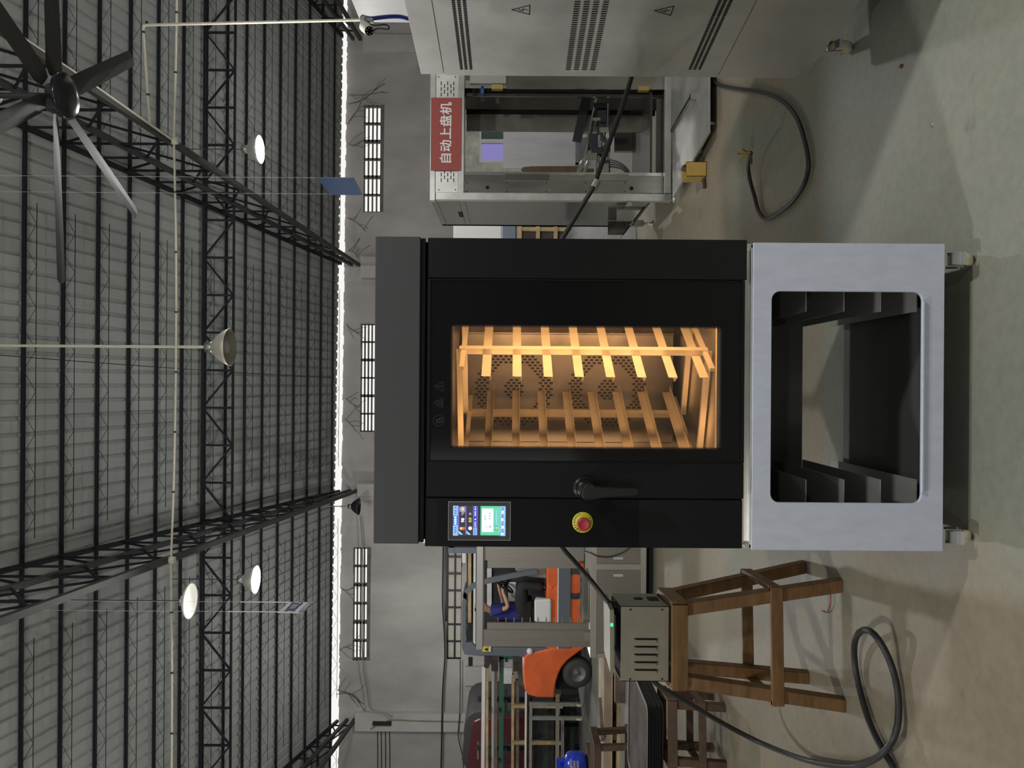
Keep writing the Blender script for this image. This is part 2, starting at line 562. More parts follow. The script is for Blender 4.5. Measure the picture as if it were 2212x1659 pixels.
# side and rear walls (outside the frame, they close the room)
M_wall2 = mat('side_plaster', (0.30, 0.29, 0.28), 0.85, var=0.1, scale=1)
def gable(name, X0, X1, label):
    g = MB()
    poly = [(X0, -12.2, 0), (X0, 21.2, 0), (X0, 20.6, roof_z(20.6) - .02), (X0, RIDGE, roof_z(RIDGE) - .02), (X0, -12.2, roof_z(RIDGE) - RB * 16.2 - .02)]
    g.prism(poly, (X1 - X0, 0, 0))
    tag(g.build(name, M_wall2), label, 'wall', kind='structure')
gable('wall_left', -13.4, -13.2, 'plain side wall past the racks')
gable('wall_right', 14.2, 14.4, 'plain side wall past the office')
zr = roof_z(RIDGE) - RB * 16.2
rb = MB()
rb.box(-13.2, -7.0, -12.4, -12.2, 0, zr).box(-7.0, -1.5, -12.4, -12.2, 5.0, zr).box(-1.5, 14.2, -12.4, -12.2, 0, zr)
tag(rb.build('wall_rear', M_wall2, fix=False), 'rear wall with the loading doorway', 'wall', kind='structure')
# white office partition, upper part seen over the steel cabinet
ob = MB()
zt = H + 4.37 - 1.446
ob.box(7.0, 7.12, 12.4, 14.82, 0, P(779, 47, 14.8).z)
tag(ob.build('wall_office', M_white), 'white office partition wall', 'wall', kind='structure')

# ------------------------------------------------------------------ roof steel
PURL_X = [719, 690, 663, 633, 599, 562, 523, 482, 437, 387, 337, 278, 213, 137, 61]
purl_y = []
y_last = 20.62 - 0.28
STEP = 0.684
for i in range(17):
    purl_y.append(y_last - STEP * i)
for i, Y in enumerate(purl_y):
    z = roof_z(Y) - 0.055
    t = thing('roof_purlin', 'dark roof purlin with thin rod lattice, %s row from the back wall' % ORD[i], 'purlin', (0, Y, z), 'roof purlins', 'structure')
    b = MB().box(-13.1, 14.1, Y - .020, Y + .020, z - .015, z + .035)
    b.build('bar', M_roofsteel, t)
    b2, b3 = MB(), MB()
    zl = z - 0.165
    for k in range(-1, 4):
        xa = -9.10 + 6.13 * (k - 0) - 6.13 + 0.75
        xa = [-13.0, -9.10 + .7, -2.92 + .7, 3.20 + .7, 9.32 + .7][k + 1]
        xb = [-9.10 - .7, -2.92 - .7, 3.20 - .7, 9.32 - .7, 14.0][k + 1]
        b2.rod((xa, Y, zl), (xb, Y, zl), 0.006, 5)
        n = max(2, round((xb - xa) / 0.57))
        st = (xb - xa) / n
        for q in range(n):
            c = xa + st * (q + .5)
            b3.rod((c - st * .45, Y, z - .01), (c, Y, zl), 0.0038, 4, False)
            b3.rod((c + st * .45, Y, z - .01), (c, Y, zl), 0.0038, 4, False)
    b2.build('bottom_rod', M_roofsteel, t)
    b3.build('lattice', M_roofsteel, t)

M_truss = mat('truss_steel', (0.040, 0.037, 0.035), 0.6)
def chord_mid(Y): return H + 4.36 + 0.155 * (20.8 - Y)
def chord_bot(Y): return H + 4.17 + 0.088 * (20.8 - Y)
def tx(X, Y): return X + 0.033 * (20.7 - Y)
tl = ['dark roof truss over the racks at the far end of the view', 'dark roof truss above the white hanging sign and its bright lamp',
      'dark roof truss above the big fan, carrying a pale conduit', 'dark roof truss ending behind the security camera']
for k, X in enumerate(COLX):
    t = thing('roof_truss', tl[k], 'truss', (X, 20.5, H + 4.2), 'roof trusses', 'structure')
    top, mid, bot, web = MB(), MB(), MB(), MB()
    def pt(Y, z): return Vector((tx(X, Y), Y, z))
    Y1, Y0 = 20.55, 7.6
    def zt(Y): return roof_z(Y) - 0.15
    top.bar(pt(Y1, zt(Y1)), pt(Y0, zt(Y0)), .07, .07)
    mid.bar(pt(20.72, chord_mid(20.72)), pt(Y0, chord_mid(Y0)), .075, .075)
    bot.bar(pt(20.72, chord_bot(20.72)), pt(Y0, chord_bot(Y0)), .085, .085)
    Y = 20.25
    j = 0
    while Y > 8:
        if j % 2:
            web.bar(pt(Y, zt(Y)), pt(Y, chord_mid(Y)), .03)
            web.bar(pt(Y, chord_mid(Y)), pt(Y - 1.0, chord_bot(Y - 1.0)), .028)
        else:
            web.bar(pt(Y, zt(Y)), pt(Y, chord_bot(Y)), .032)
            web.bar(pt(Y, zt(Y)), pt(Y - .45, chord_mid(Y - .45)), .03)
            web.bar(pt(Y, chord_bot(Y)), pt(Y - 1.28, chord_mid(Y - 1.28)), .028)
        Y -= 0.64
        j += 1
    top.build('top_chord', M_roofsteel, t)
    mid.build('middle_chord', M_truss, t)
    bot.build('bottom_chord', M_truss, t)
    web.build('lattice_web', M_roofsteel, t)

GY = 14.56
gz1, gz0 = P(438, 830, GY).z, P(503, 830, GY).z
t = thing('roof_girder', 'dark lattice girder crossing the hall between the trusses', 'girder', (0, GY, gz0), None, 'structure')
MB().box(-13.1, 14.1, GY - .025, GY + .025, gz1 - .024, gz1 + .024).build('top_chord', M_roofsteel, t)
MB().box(-13.1, 14.1, GY - .02, GY + .02, gz0 - .018, gz0 + .018).build('bottom_chord', M_roofsteel, t)
w = MB()
st = 0.715
xg = P(470, 800 + 81 * 12, GY).x
i = 0
while xg < 14:
    w.box(xg - .020, xg + .020, GY - .015, GY + .015, gz0, gz1)
    a, c = (gz1, gz0) if i % 2 else (gz0, gz1)
    w.bar((xg, GY, a), (xg + st, GY, c), .032, .032)
    xg += st
    i += 1
w.build('lattice_web', M_roofsteel, t)
# ================================================================== THE OVEN
YF = 2.37
def ox(y): return P(1300, y, YF).x
def oz(x): return P(x, 850, YF).z
M_icon = mat('icon_print', (0.035, 0.035, 0.038), 0.5)
M_chamber = mat('chamber_steel', (0.27, 0.245, 0.235), 0.30, 0.8, var=0.15, scale=5, rvar=0.08)
M_rack = mat('rack_steel', (0.72, 0.62, 0.50), 0.38, 0.45, var=0.12, scale=10)
XL, XR = ox(1181), ox(516)
ZB, ZT = oz(1612), oz(810)
YB = 3.42
oven = thing('convection_oven', 'large black convection oven with a lit glass door, on the pale grey stand', 'oven', ((XL + XR) / 2, 2.9, ZB))
# casing: side, top, floor and back sheets round the chamber
b = MB()
b.box(XL, XL + .02, 2.42, YB, ZB, oz(922)).box(XR - .02, XR, 2.42, YB, ZB, oz(922))
b.box(XL + .02, XR - .02, 2.42, YB, ZB, ZB + .022).box(XL + .02, XR - .02, 2.42, YB, oz(922) - .02, oz(922))
b.box(XL + .02, XR - .02, YB - .02, YB, ZB + .022, oz(922) - .02)
b.build('casing', M_black, oven)
# hood
b = MB().box(ox(1176), ox(515.5), YF - .012, YB, oz(907.5), ZT)
b.build('hood', mat('hood_enamel', (0.040, 0.042, 0.045), 0.5, bump=0.02, scale=160), oven, bevel=.003, seg=2)
b = MB().box(ox(1173), ox(518), YF - .004, YB, oz(917), oz(909))
b.box(ox(1168), ox(523), YF + .03, YB, oz(923), oz(917))
b.build('hood_lip', M_black, oven)
for y in (1172, 521):
    b = MB().box(ox(y) - .006, ox(y) + .006, YF + .004, YF + .03, oz(924), oz(916))
    b.build('hood_bracket', M_polish, oven)
# hinge side pillar
b = MB().box(ox(603), ox(516), YF, YF + .06, ZB, oz(922))
b.build('pillar_panel', mat('pillar_enamel', (0.008, 0.008, 0.009), 0.22, spec=.3), oven, bevel=.002)
# door: frame, glass, window, stile, handle
HX0, HX1, HZ0, HZ1 = ox(970), ox(703.5), oz(1560), oz(973)
b = MB().plate_hole(ox(1076), ox(604.5), oz(1608), oz(922), ox(985), ox(690), oz(1575), oz(960), YF + .012, YF + .055, 0.0)
door = b.build('door', M_black, oven)
b = MB()
b.box(ox(999), ox(604.5), YF, YF + .012, oz(929), oz(922)).box(ox(999), ox(604.5), YF, YF + .012, oz(1608), oz(1601))
b.box(ox(607), ox(604.5), YF, YF + .012, oz(1601), oz(929)).box(ox(999), ox(997), YF - .002, YF + .012, oz(1601), oz(929))
b.build('door_frame', M_black, door)
b = MB().plate_hole(ox(996.5), ox(607.5), oz(1600), oz(930), HX0, HX1, HZ0, HZ1, YF + .005, YF + .0105)
b.build('glass_border', M_blackgloss, door)
b = MB().box(HX0, HX1, YF + .006, YF + .0095, HZ0, HZ1)
b.build('window_glass', glass_mat('oven_glass', (0.95, 0.92, 0.88)), door)
# printed dot edge round the clear glass
fb = MB()
pit = 0.0053
def dot(cx_, cz_, r):
    y = YF + .0058
    fb.add([(cx_ + r * math.cos(a), y, cz_ + r * math.sin(a)) for a in [k * PI / 3 for k in range(6)]], [tuple(range(6))], False)
nx, nz = int((HX1 - HX0) / pit), int((HZ1 - HZ0) / pit)
for i in range(nz + 1):
    for row, r in ((0, .0026), (1, .0021), (2, .0014)):
        off = pit * (.5 if row % 2 else 0)
        z = HZ0 + pit * i + off
        if z > HZ1: continue
        for xx, sgn in ((HX0, 1), (HX1, -1)):
            dot(xx + sgn * (row * pit * .5 + .001), z, r)
for i in range(nx + 1):
    for row, r in ((0, .0026), (1, .0021), (2, .0014)):
        off = pit * (.5 if row % 2 else 0)
        x = HX0 + pit * i + off
        if x > HX1: continue
        for zz, sgn in ((HZ0, 1), (HZ1, -1)):
            dot(x, zz + sgn * (row * pit * .5 + .001), r)
fb.build('dot_print', M_void, door, fix=False)
b = MB().box(ox(1075.5), ox(999.5), YF - .004, YF + .05, oz(1607), oz(922.5))
stile = b.build('handle_stile', M_black, door, bevel=.002)
# lever handle
hb = MB()
hb.lathe([(0.0, -.048), (.022, -.048), (.027, -.043), (.029, -.030), (.029, .0)], (ox(1053), YF - .004, oz(1264)), 28, 'y')
prof = [(1258, 1047), (1262, 1040), (1270, 1037), (1277, 1040), (1283, 1044), (1300, 1045.5), (1340, 1046.5), (1370, 1047), (1375, 1050), (1375.5, 1060), (1373, 1065),
        (1350, 1067), (1310, 1069), (1285, 1072), (1268, 1075), (1258, 1073), (1253, 1064), (1254, 1054)]
hb.prism([(ox(y), YF - .066, oz(x)) for x, y in prof], (0, .024, 0))
hb.build('handle', mat('handle_black', (0.010, 0.0095, 0.009), 0.32, spec=.35), door, bevel=.005, seg=3)
b = MB().lathe([(0, 0), (.033, 0), (.034, -.006), (.0, -.006)], (ox(1053), YF - .004, oz(1262)), 28, 'y')
b.build('handle_base', mat('handle_base_metal', (0.02, 0.02, 0.022), 0.3, 0.3), door)
# warning icons printed on the glass: thin outlines
ib = MB()
yi = YF + .0045
def line(pts, w=.0009, closed=True):
    n = len(pts)
    for i in range(n if closed else n - 1):
        (x0, z0), (x1, z1) = pts[i], pts[(i + 1) % n]
        d = Vector((x1 - x0, 0, z1 - z0)).normalized() * (w / 2)
        pz = Vector((-d.z, 0, d.x))
        a, c = Vector((x0, yi, z0)) - d, Vector((x1, yi, z1)) + d
        ib.add([a - pz, c - pz, c + pz, a + pz], [(0, 1, 2, 3)], False)
def icon_c(x, y): return ox(y), oz(x)
for (x, y, typ) in ((948, 837, 't'), (947, 873, 'h'), (948, 911, 'c')):
    ib = MB()
    cx_, cz_ = icon_c(x, y)
    if typ in 'th':
        line([(cx_ - .0155, cz_ - .013), (cx_ + .0155, cz_ - .013), (cx_, cz_ + .0155)])
        if typ == 't':
            line([(cx_, cz_ + .006), (cx_, cz_ - .004)], .002, False)
            line([(cx_, cz_ - .007), (cx_, cz_ - .009)], .002, False)
        else:
            for k in (-1, 0, 1):
                line([(cx_ + k * .005, cz_ + .004), (cx_ + k * .005 + .002, cz_), (cx_ + k * .005 - .001, cz_ - .004), (cx_ + k * .005, cz_ - .008)], .0011, False)
            line([(cx_ - .009, cz_ - .010), (cx_ + .009, cz_ - .010)], .0013, False)
    else:
        line([(cx_ + .017 * math.cos(a), cz_ + .017 * math.sin(a)) for a in [2 * PI * k / 28 for k in range(28)]], .0013)
        line([(cx_ - .012, cz_ + .012), (cx_ + .012, cz_ - .012)], .0013, False)
        line([(cx_ - .005, cz_ - .010), (cx_ - .006, cz_ + .002), (cx_ - .002, cz_ + .003), (cx_ - .001, cz_ + .009), (cx_ + .002, cz_ + .009), (cx_ + .003, cz_ + .001),
              (cx_ + .006, cz_ + .001), (cx_ + .006, cz_ - .006), (cx_ + .003, cz_ - .011)], .0022)
    ib.build('warning_icon', M_icon, door, fix=False)
# control panel
b = MB().box(ox(1183), ox(1077.5), YF, YF + .05, oz(1605.5), oz(920))
panel = b.build('control_panel', M_black, oven, bevel=.002)
b = MB().box(ox(1181), ox(1078.5), YF - .0012, YF, oz(1380), oz(946))
b.build('overlay', mat('panel_overlay', (0.006, 0.006, 0.007), 0.32, spec=.10), panel)
b = MB().plate_hole(ox(1169), ox(1085), oz(1105), oz(970), ox(1167.6), ox(1086.4), oz(1103.6), oz(971.4), YF - .0026, YF - .001, .003)
b.build('screen_frame', mat('frame_line', (0.22, 0.22, 0.23), 0.4), panel)
b = MB().box(ox(1168), ox(1086), YF - .002, YF - .0012, oz(1104), oz(971))
b.build('screen_bezel', mat('screen_glass', (0.006, 0.006, 0.009), 0.12), panel)
# touch screen: lit areas
def em(name, c, s=1.0):
    return mat('screen_' + name, (0, 0, 0), 0.4, emit=c, estr=s)
SC = [em('dark', (.035, .03, .06)), em('pale_blue', (.30, .58, .95)), em('blue', (.03, .22, .85)), em('deep_blue', (.04, .06, .55)),
      em('green', (.12, .72, .38)), em('white', (1, 1, .97), 1.1), em('yellow', (.85, .80, .08)), em('red', (.9, .12, .14)), em('cyan', (.35, .85, .85)),
      em('violet', (.36, .30, .85)), em('teal', (.10, .55, .42)), em('ink', (.10, .20, .50))]
sb = MB()
def sx_(yy): return ox(1075 + yy / 14.75)
def sz_(xx): return oz(960 + xx / 14.75)
lay = 0
def srect(x0, x1, y0, y1, m, d=0.0):
    sb.m = m
    y = YF - .0022 - d
    X0, X1, Z0, Z1 = sx_(y1), sx_(y0), sz_(x1), sz_(x0)
    sb.add([(X0, y, Z0), (X1, y, Z0), (X1, y, Z1), (X0, y, Z1)], [(0, 1, 2, 3)], False)
srect(300, 1980, 285, 1240, 0)
srect(305, 460, 285, 1240, 1, .0002); srect(305, 460, 600, 905, 2, .0003)
for y in (345, 445, 525, 985, 1060, 1130): srect(355, 410, y - 22, y + 22, 11, .0005)
for y in (650, 720, 785, 855): srect(345, 415, y - 24, y + 24, 5, .0005)
srect(470, 490, 290, 1220, 9, .0002); srect(705, 722, 290, 1210, 9, .0002); srect(945, 1078, 290, 1220, 3, .0002); srect(945, 958, 290, 1220, 9, .0004); srect(1062, 1078, 290, 1220, 9, .0004)
srect(555, 685, 305, 490, 9, .0003); srect(510, 555, 325, 470, 9, .0003)
sb.m = 6
for (x, y, r, mm) in ((615, 390, 52, 6), (565, 1005, 45, 6)):
    sb.m = mm
    sb.add([(sx_(y + r * math.cos(a)), YF - .0027, sz_(x + r * math.sin(a))) for a in [2 * PI * k / 14 for k in range(14)]], [tuple(range(14))], False)
srect(600, 680, 960, 1055, 7, .0006)
for (x, y, r, mm) in ((850, 1000, 60, 5), (1012, 715, 24, 5), (1012, 390, 26, 5), (1012, 322, 20, 5), (1690, 985, 42, 6),
                      (1885, 470, 40, 5), (1870, 712, 38, 5), (1890, 950, 40, 5), (1880, 1170, 38, 5)):
    sb.m = mm
    sb.add([(sx_(y + r * math.cos(a)), YF - .0028, sz_(x + r * math.sin(a))) for a in [2 * PI * k / 14 for k in range(14)]], [tuple(range(14))], False)
for x0 in (485, 735):
    sb.m = 8
    sb.add([(sx_(yy), YF - .0027, sz_(xx)) for xx, yy in ((x0, 1075), (x0 + 140, 1205), (x0 + 60, 1205), (x0, 1150))], [(0, 1, 2, 3)], False)
srect(948, 1060, 980, 1215, 1, .0005)
for y in (1015, 1065, 1115, 1165): srect(985, 1028, y - 17, y + 17, 11, .0007)
for y in range(800, 970, 30): srect(990, 1030, y - 9, y + 9, 5, .0006)
for y in range(460, 620, 28): srect(990, 1030, y - 9, y + 9, 5, .0006)
srect(1180, 1810, 290, 1220, 4, .0002); srect(1225, 1585, 370, 1115, 5, .0004)
srect(1605, 1765, 405, 1105, 8, .0004); srect(1620, 1750, 420, 1090, 10, .0006)
for y in range(460, 920, 46): srect(1650, 1720, y - 16, y + 16, 8, .0008)
for (x, y) in ((1320, 620), (1330, 700), (1480, 525), (1480, 605), (1470, 690)): srect(x - 25, x + 25, y - 22, y + 22, 1, .0006)
srect(1390, 1480, 930, 950, 8, .0006); srect(1480, 1500, 900, 990, 11, .0006); srect(1330, 1370, 940, 985, 6, .0006)
srect(1810, 1975, 290, 1240, 1, .0003)
for y in (525, 765, 1005): srect(1815, 1970, y - 5, y + 5, 5, .0005)
for (y) in (345, 405, 585, 640, 800, 875, 1040, 1105): srect(1860, 1905, y - 20, y + 20, 11, .0005)
sb.build('touch_screen', SC, panel, fix=False)
tb = MB()
def stext(s, x, y, size, m, bold=0):
    tb.m = m
    text_mb(tb, s, size, Matrix.Translation((sx_(y), YF - .0031, sz_(x))) @ FRONT, bold, .0001)
stext('98', 620, 745, .0135, 0, .0004)
stext('℃', 620, 535, .0095, 0)
stext('0.0', 852, 735, .0115, 1, .0004)
stext('分', 855, 540, .0085, 0)
tb.build('screen_digits', [SC[5], SC[6]], panel, fix=False)
# emergency stop
ec = Vector((ox(1128.6), YF, oz(1260.5)))
M_yel = mat('stop_yellow', (0.62, 0.56, 0.04), 0.4)
b = MB().lathe([(0, -.003), (.0315, -.003), (.0322, -.002), (.0322, 0)], ec, 40, 'y')
b.build('stop_disc', M_yel, panel)
b = MB().lathe([(.014, -.002), (.014, -.018), (.0185, -.019), (.0205, -.022), (.0208, -.030), (.019, -.034), (.015, -.0345), (.0135, -.0335), (0, -.0335)], ec + Vector((-.0012, 0, -.0004)), 36, 'y')
b.build('stop_button', mat('stop_red', (0.40, 0.035, 0.045), 0.4), panel)
for word, a0, a1 in (('EMERGENCY', 158, 22), ('STOP', 214, 326)):
    b = MB()
    n = len(word)
    for i, ch in enumerate(word):
        if word == 'STOP':
            a = math.radians(236 + i * (304 - 236) / (n - 1)); rot = a + PI / 2
        else:
            a = math.radians(a0 + (a1 - a0) * i / (n - 1)); rot = a - PI / 2
        c = ec + Vector((math.cos(a) * .0262, -.0032, math.sin(a) * .0262))
        text_mb(b, ch, .0078, Matrix.Translation(c) @ FRONT @ Matrix.Rotation(rot, 4, 'Z'), .0002, .0001)
    b.build('stop_lettering', M_void, panel, fix=False)
# baking chamber
CX0, CX1, CY0, CY1, CZ0, CZ1 = -.385, .365, 2.445, 3.33, .745, 1.665
b = MB()
def quad(p, q, r, s_): b.add([p, q, r, s_], [(0, 1, 2, 3)], False)
th = .008
b.box(CX0 - th, CX0, CY0, CY1, CZ0, CZ1).box(CX1, CX1 + th, CY0, CY1, CZ0, CZ1)
b.box(CX0, CX1, CY0, CY1, CZ0 - th, CZ0).box(CX0, CX1, CY0, CY1, CZ1, CZ1 + th).box(CX0 - th, CX1 + th, CY1, CY1 + th, CZ0 - th, CZ1 + th)
chamber = b.build('chamber', M_chamber, oven)
b = MB()
b.plate_hole(XL + .02, XR - .02, ZB + .022, oz(922) - .02, CX0, CX1, CZ0, CZ1, 2.43, 2.445)
b.build('chamber_front', M_black, oven)
b = MB().box(ox(990), ox(690), 2.412, 2.43, oz(1560) - .012, oz(1556))
b.build('sill_strip', M_rack, chamber)
# fan baffle with slot pattern
BY = 3.235
b = MB().box(-.245, .212, BY, BY + .01, CZ0 + .02, CZ1 - .02)
b.box(-.25, -.245, BY - .012, CY1, CZ0 + .02, CZ1 - .02).box(.212, .217, BY - .012, CY1, CZ0 + .02, CZ1 - .02)
b.build('fan_baffle', M_chamber, chamber)
for (x, y, inner_) in ((1110, 840, 0), (1312, 842, 0), (1110, 840, 1), (1312, 842, 1)):
    b = MB()
    c = P(x, y, BY)
    for i in range(-14, 15):
        for j in range(-10, 11):
            px, pz = i * .0125, j * .0225 + (.01125 if i % 2 else 0)
            r = math.hypot(px, pz)
            if (.112 < r < .160 and not inner_) or (r < .040 and inner_):
                hw, hz = .0046, .0088
                b.add([(c.x + px + q * hw, BY - .0006, c.z + pz + w * hz) for q, w in ((-1, -.55), (0, -1), (1, -.55), (1, .55), (0, 1), (-1, .55))], [tuple(range(6))], False)
    b.build('vent_slots', mat('slot_dark', (0.055, 0.042, 0.034), 0.8), chamber, fix=False)

# ------------------------------------------------------------------ revolving tray rack standing inside
dv = Vector((.529, .8486, 0)); nv = Vector((.8486, -.529, 0))
A0 = Vector((.025, 2.54, 0))                     # near end of the outer frame
B0 = Vector((-.02, 3.19, 0)) - dv * .62          # near end of the inner frame
rack = thing('tray_rack', 'steel tray rack with eight rail levels standing inside the lit oven', 'rack', (0, 2.88, .75))
def PZ(p, z): return Vector((p.x, p.y, z))
levels = [1.524 - .1037 * k for k in range(8)]
for side, base in ((1, A0), (-1, B0)):
    for z in levels:
        r = MB()
        p, q = base, base + dv * .60
        e = nv * .001
        # upright flange
        r.hexa([PZ(p - e, z - .006), PZ(p + e, z - .006), PZ(p + e, z + .024), PZ(p - e, z + .016)], [PZ(q - e, z - .006), PZ(q + e, z - .006), PZ(q + e, z + .024), PZ(q - e, z + .024)])
        inn = -nv * side * .034
        a = p + dv * .03
        r.hexa([PZ(p, z - .006), PZ(a + inn, z - .006), PZ(a + inn, z - .004), PZ(p, z - .004)], [PZ(q, z - .006), PZ(q + inn, z - .006), PZ(q + inn, z - .004), PZ(q, z - .004)])
        r.build('rail', M_rack, rack)
    off = nv * (.013 if side > 0 else -.013)
    for t in (.155, .46):
        pp = base + dv * t + off
        m = MB()
        m.bar(PZ(pp, .765), PZ(pp, 1.63), .022, .022, up=tuple(dv))
        m.build('post', M_rack, rack)
    for z in (.775, 1.615):
        m = MB().bar(PZ(base + dv * .03 + off, z), PZ(base + dv * .58 + off, z), .013, .016)
        m.build('side_bar', M_rack, rack)
for z in (.760, 1.630):
    for t in (.155, .46):
        m = MB()
        m.bar(PZ(A0 + dv * t + nv * .013, z), PZ(B0 + dv * t - nv * .013, z), .016, .020)
        m.build('cross_bar', M_rack, rack)

# ================================================================== STAND
M_stand = mat('pale_stand_steel', (0.55, 0.585, 0.70), 0.50, 0.10, var=0.07, scale=30, stretch=(1, 1, .4))
SX0, SX1, SZ0, SZ1 = ox(1186), ox(521.5), oz(2039), oz(1626)
stand = thing('oven_stand', 'pale grey open fronted oven stand on casters, carrying the black oven', 'stand', ((SX0 + SX1) / 2, 2.8, 0))
b = MB().plate_hole(SX0, SX1, SZ0, SZ1, ox(1083), ox(626), oz(1992), oz(1666), YF, YF + .012, .028)
b.build('front_frame', M_stand, stand, bevel=.0015)
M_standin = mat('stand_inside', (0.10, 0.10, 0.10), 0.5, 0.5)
for a_, c_ in ((SX0, SX0 + .012), (SX1 - .012, SX1)):
    MB().box(a_, c_, YF + .012, 3.2, SZ0, SZ1).build('side_panel', M_standin, stand)
b = MB().box(SX0 + .012, SX1 - .012, 3.185, 3.2, .235, SZ1)
b.build('back_panel', M_standin, stand)
b = MB().box(SX0 + .012, SX1 - .012, YF + .012, 3.06, SZ0, SZ0 + .012)
b.build('bottom_panel', M_standin, stand)
b = MB().box(SX0 + .004, SX1 - .004, YF + .012, 3.2, SZ1 - .002, SZ1 + .004)
b.box(SX0 + .012, SX1 - .012, YF + .04, 3.2, SZ1 + .004, ZB)
for y in (1180, 527):
    b.box(ox(y) - .006, ox(y) + .006, YF + .012, YF + .04, SZ1, ZB - .003)
b.build('top_panel', M_polish, stand)
b = MB().box(ox(1060), ox(645), YF - .008, YF + .004, oz(1995), oz(1989))
b.build('opening_lip', M_stand, stand, bevel=.002)
for s_, yi_ in ((1, 1036), (-1, 673)):
    for zx in (1742, 1824, 1903, 1981):
        Yn = 2.46
        z = P(zx, yi_, Yn).z
        xi = P(zx, yi_, Yn).x
        xo = SX0 + .012 if s_ > 0 else SX1 - .012
        m = MB()
        m.box(min(xi, xo), max(xi, xo), Yn, 3.12, z, z + .003)
        m.box(min(xo, xo + s_ * .003), max(xo, xo + s_ * .003), Yn, 3.12, z, z + .05)
        m.build('tray_rail', mat('tray_rail_steel', (0.42, 0.42, 0.40), 0.45, 0.5), stand)
# casters
M_ivory = mat('ivory_wheel', (0.62, 0.57, 0.40), 0.4)
M_zinc = mat('zinc_fork', (0.55, 0.57, 0.58), 0.3, 0.8)
def caster(parent, cx_, cy_, top, r=.036, w=.026):
    m = MB()
    m.box(cx_ - .035, cx_ + .035, cy_ - .035, cy_ + .035, top - .005, top)
    m.hexa([(cx_ - w / 2 - .006, cy_ - .028, r), (cx_ - w / 2 - .003, cy_ - .028, r), (cx_ - w / 2 - .003, cy_ + .022, r), (cx_ - w / 2 - .006, cy_ + .022, r)],
           [(cx_ - w / 2 - .006, cy_ - .025, top), (cx_ - w / 2 - .003, cy_ - .025, top), (cx_ - w / 2 - .003, cy_ + .025, top), (cx_ - w / 2 - .006, cy_ + .025, top)])
    m.hexa([(cx_ + w / 2 + .003, cy_ - .028, r), (cx_ + w / 2 + .006, cy_ - .028, r), (cx_ + w / 2 + .006, cy_ + .022, r), (cx_ + w / 2 + .003, cy_ + .022, r)],
           [(cx_ + w / 2 + .003, cy_ - .025, top), (cx_ + w / 2 + .006, cy_ - .025, top), (cx_ + w / 2 + .006, cy_ + .025, top), (cx_ + w / 2 + .003, cy_ + .025, top)])
    m.box(cx_ - w / 2 - .006, cx_ + w / 2 + .006, cy_ - .028, cy_ + .028, top - .014, top - .004)
    m.rod((cx_ - w / 2 - .008, cy_, r), (cx_ + w / 2 + .008, cy_, r), .006, 8)
    c = m.build('caster', M_zinc, parent)
    m = MB().lathe([(r * .45, -w / 2), (r * .9, -w / 2), (r, -w / 2 + .005), (r, w / 2 - .005), (r * .9, w / 2), (r * .45, w / 2)], (cx_, cy_, r), 28, 'x')
    m.lathe([(.006, -w / 2 + .002), (r * .45, -w / 2 + .002)], (cx_, cy_, r), 28, 'x').lathe([(.006, w / 2 - .002), (r * .45, w / 2 - .002)], (cx_, cy_, r), 28, 'x')
    m.build('wheel', M_ivory, c)
    # brake pedal
    m = MB().hexa([(cx_ - .018, cy_ - .062, r + .024), (cx_ + .018, cy_ - .062, r + .024), (cx_ + .018, cy_ - .020, r + .034), (cx_ - .018, cy_ - .020, r + .034)],
                  [(cx_ - .018, cy_ - .062, r + .028), (cx_ + .018, cy_ - .062, r + .028), (cx_ + .018, cy_ - .020, r + .040), (cx_ - .018, cy_ - .020, r + .040)])
    m.hexa([(cx_ - .018, cy_ - .064, r + .012), (cx_ + .018, cy_ - .064, r + .012), (cx_ + .018, cy_ - .061, r + .028), (cx_ - .018, cy_ - .061, r + .028)],
           [(cx_ - .018, cy_ - .061, r + .012), (cx_ + .018, cy_ - .061, r + .012), (cx_ + .018, cy_ - .058, r + .028), (cx_ - .018, cy_ - .058, r + .028)])
    m.build('brake_pedal', M_zinc, c)
for (cx_, cy_) in ((P(2070, 563, 2.41).x, 2.41), (P(2060, 1156, 2.41).x, 2.41), (P(2070, 561, 2.44).x, 3.1), (P(2060, 1156, 2.44).x, 3.1)):
    caster(stand, cx_, cy_, SZ0, .040, .034)
# ================================================================== STEEL CABINET AT THE RIGHT EDGE
Q0 = Vector((1.372, 3.40, 0)); ev = Vector((.121, -.9926, 0)).normalized(); nl = Vector((-ev.y * -1, ev.x, 0))
nl = Vector((ev.y, -ev.x, 0))                     # outward, to the left
def M3(t, n, z): return Q0 + ev * t + nl * n + Vector((0, 0, z))
def t_at(y, x=1106):
    a, b_ = ray(x, y)                             # where the ray of this photo row meets the side plane
    # Q0 + ev t = (a Y, Y)
    return (a * Q0.y - Q0.x) / (ev.x - a * ev.y)
def z_at(x, y):
    t = t_at(y, x)
    return H - ray(x, y)[1] * (Q0.y + ev.y * t)
M_sheet = mat('cabinet_sheet', (0.66, 0.65, 0.62), 0.40, 0.62, var=0.16, scale=3.0, rvar=0.08)
M_sheet2 = mat('cabinet_skirt', (0.64, 0.63, 0.60), 0.27, 0.72, var=0.12, scale=2.5, bump=0.05)
cab = thing('steel_cabinet', 'tall stainless cabinet with rows of vent slots, in front of the red sign machine', 'machine', (1.8, 2.9, 0))
zb, zt, zc, zs = z_at(1740, 162), z_at(909, 162), z_at(959, 162), z_at(1551, 162)
TL = 1.02
b = MB()
b.prism([M3(0, 0, zs), M3(TL, 0, zs), M3(TL, 0, zc - .003), M3(0, 0, zc - .003)], -nl * .9)
cabinet_body = b.build('body', M_sheet, cab)
b = MB()
b.prism([M3(0, -.004, zc), M3(TL, -.004, zc), M3(TL, -.004, zt), M3(0, -.004, zt)], -nl * .9)
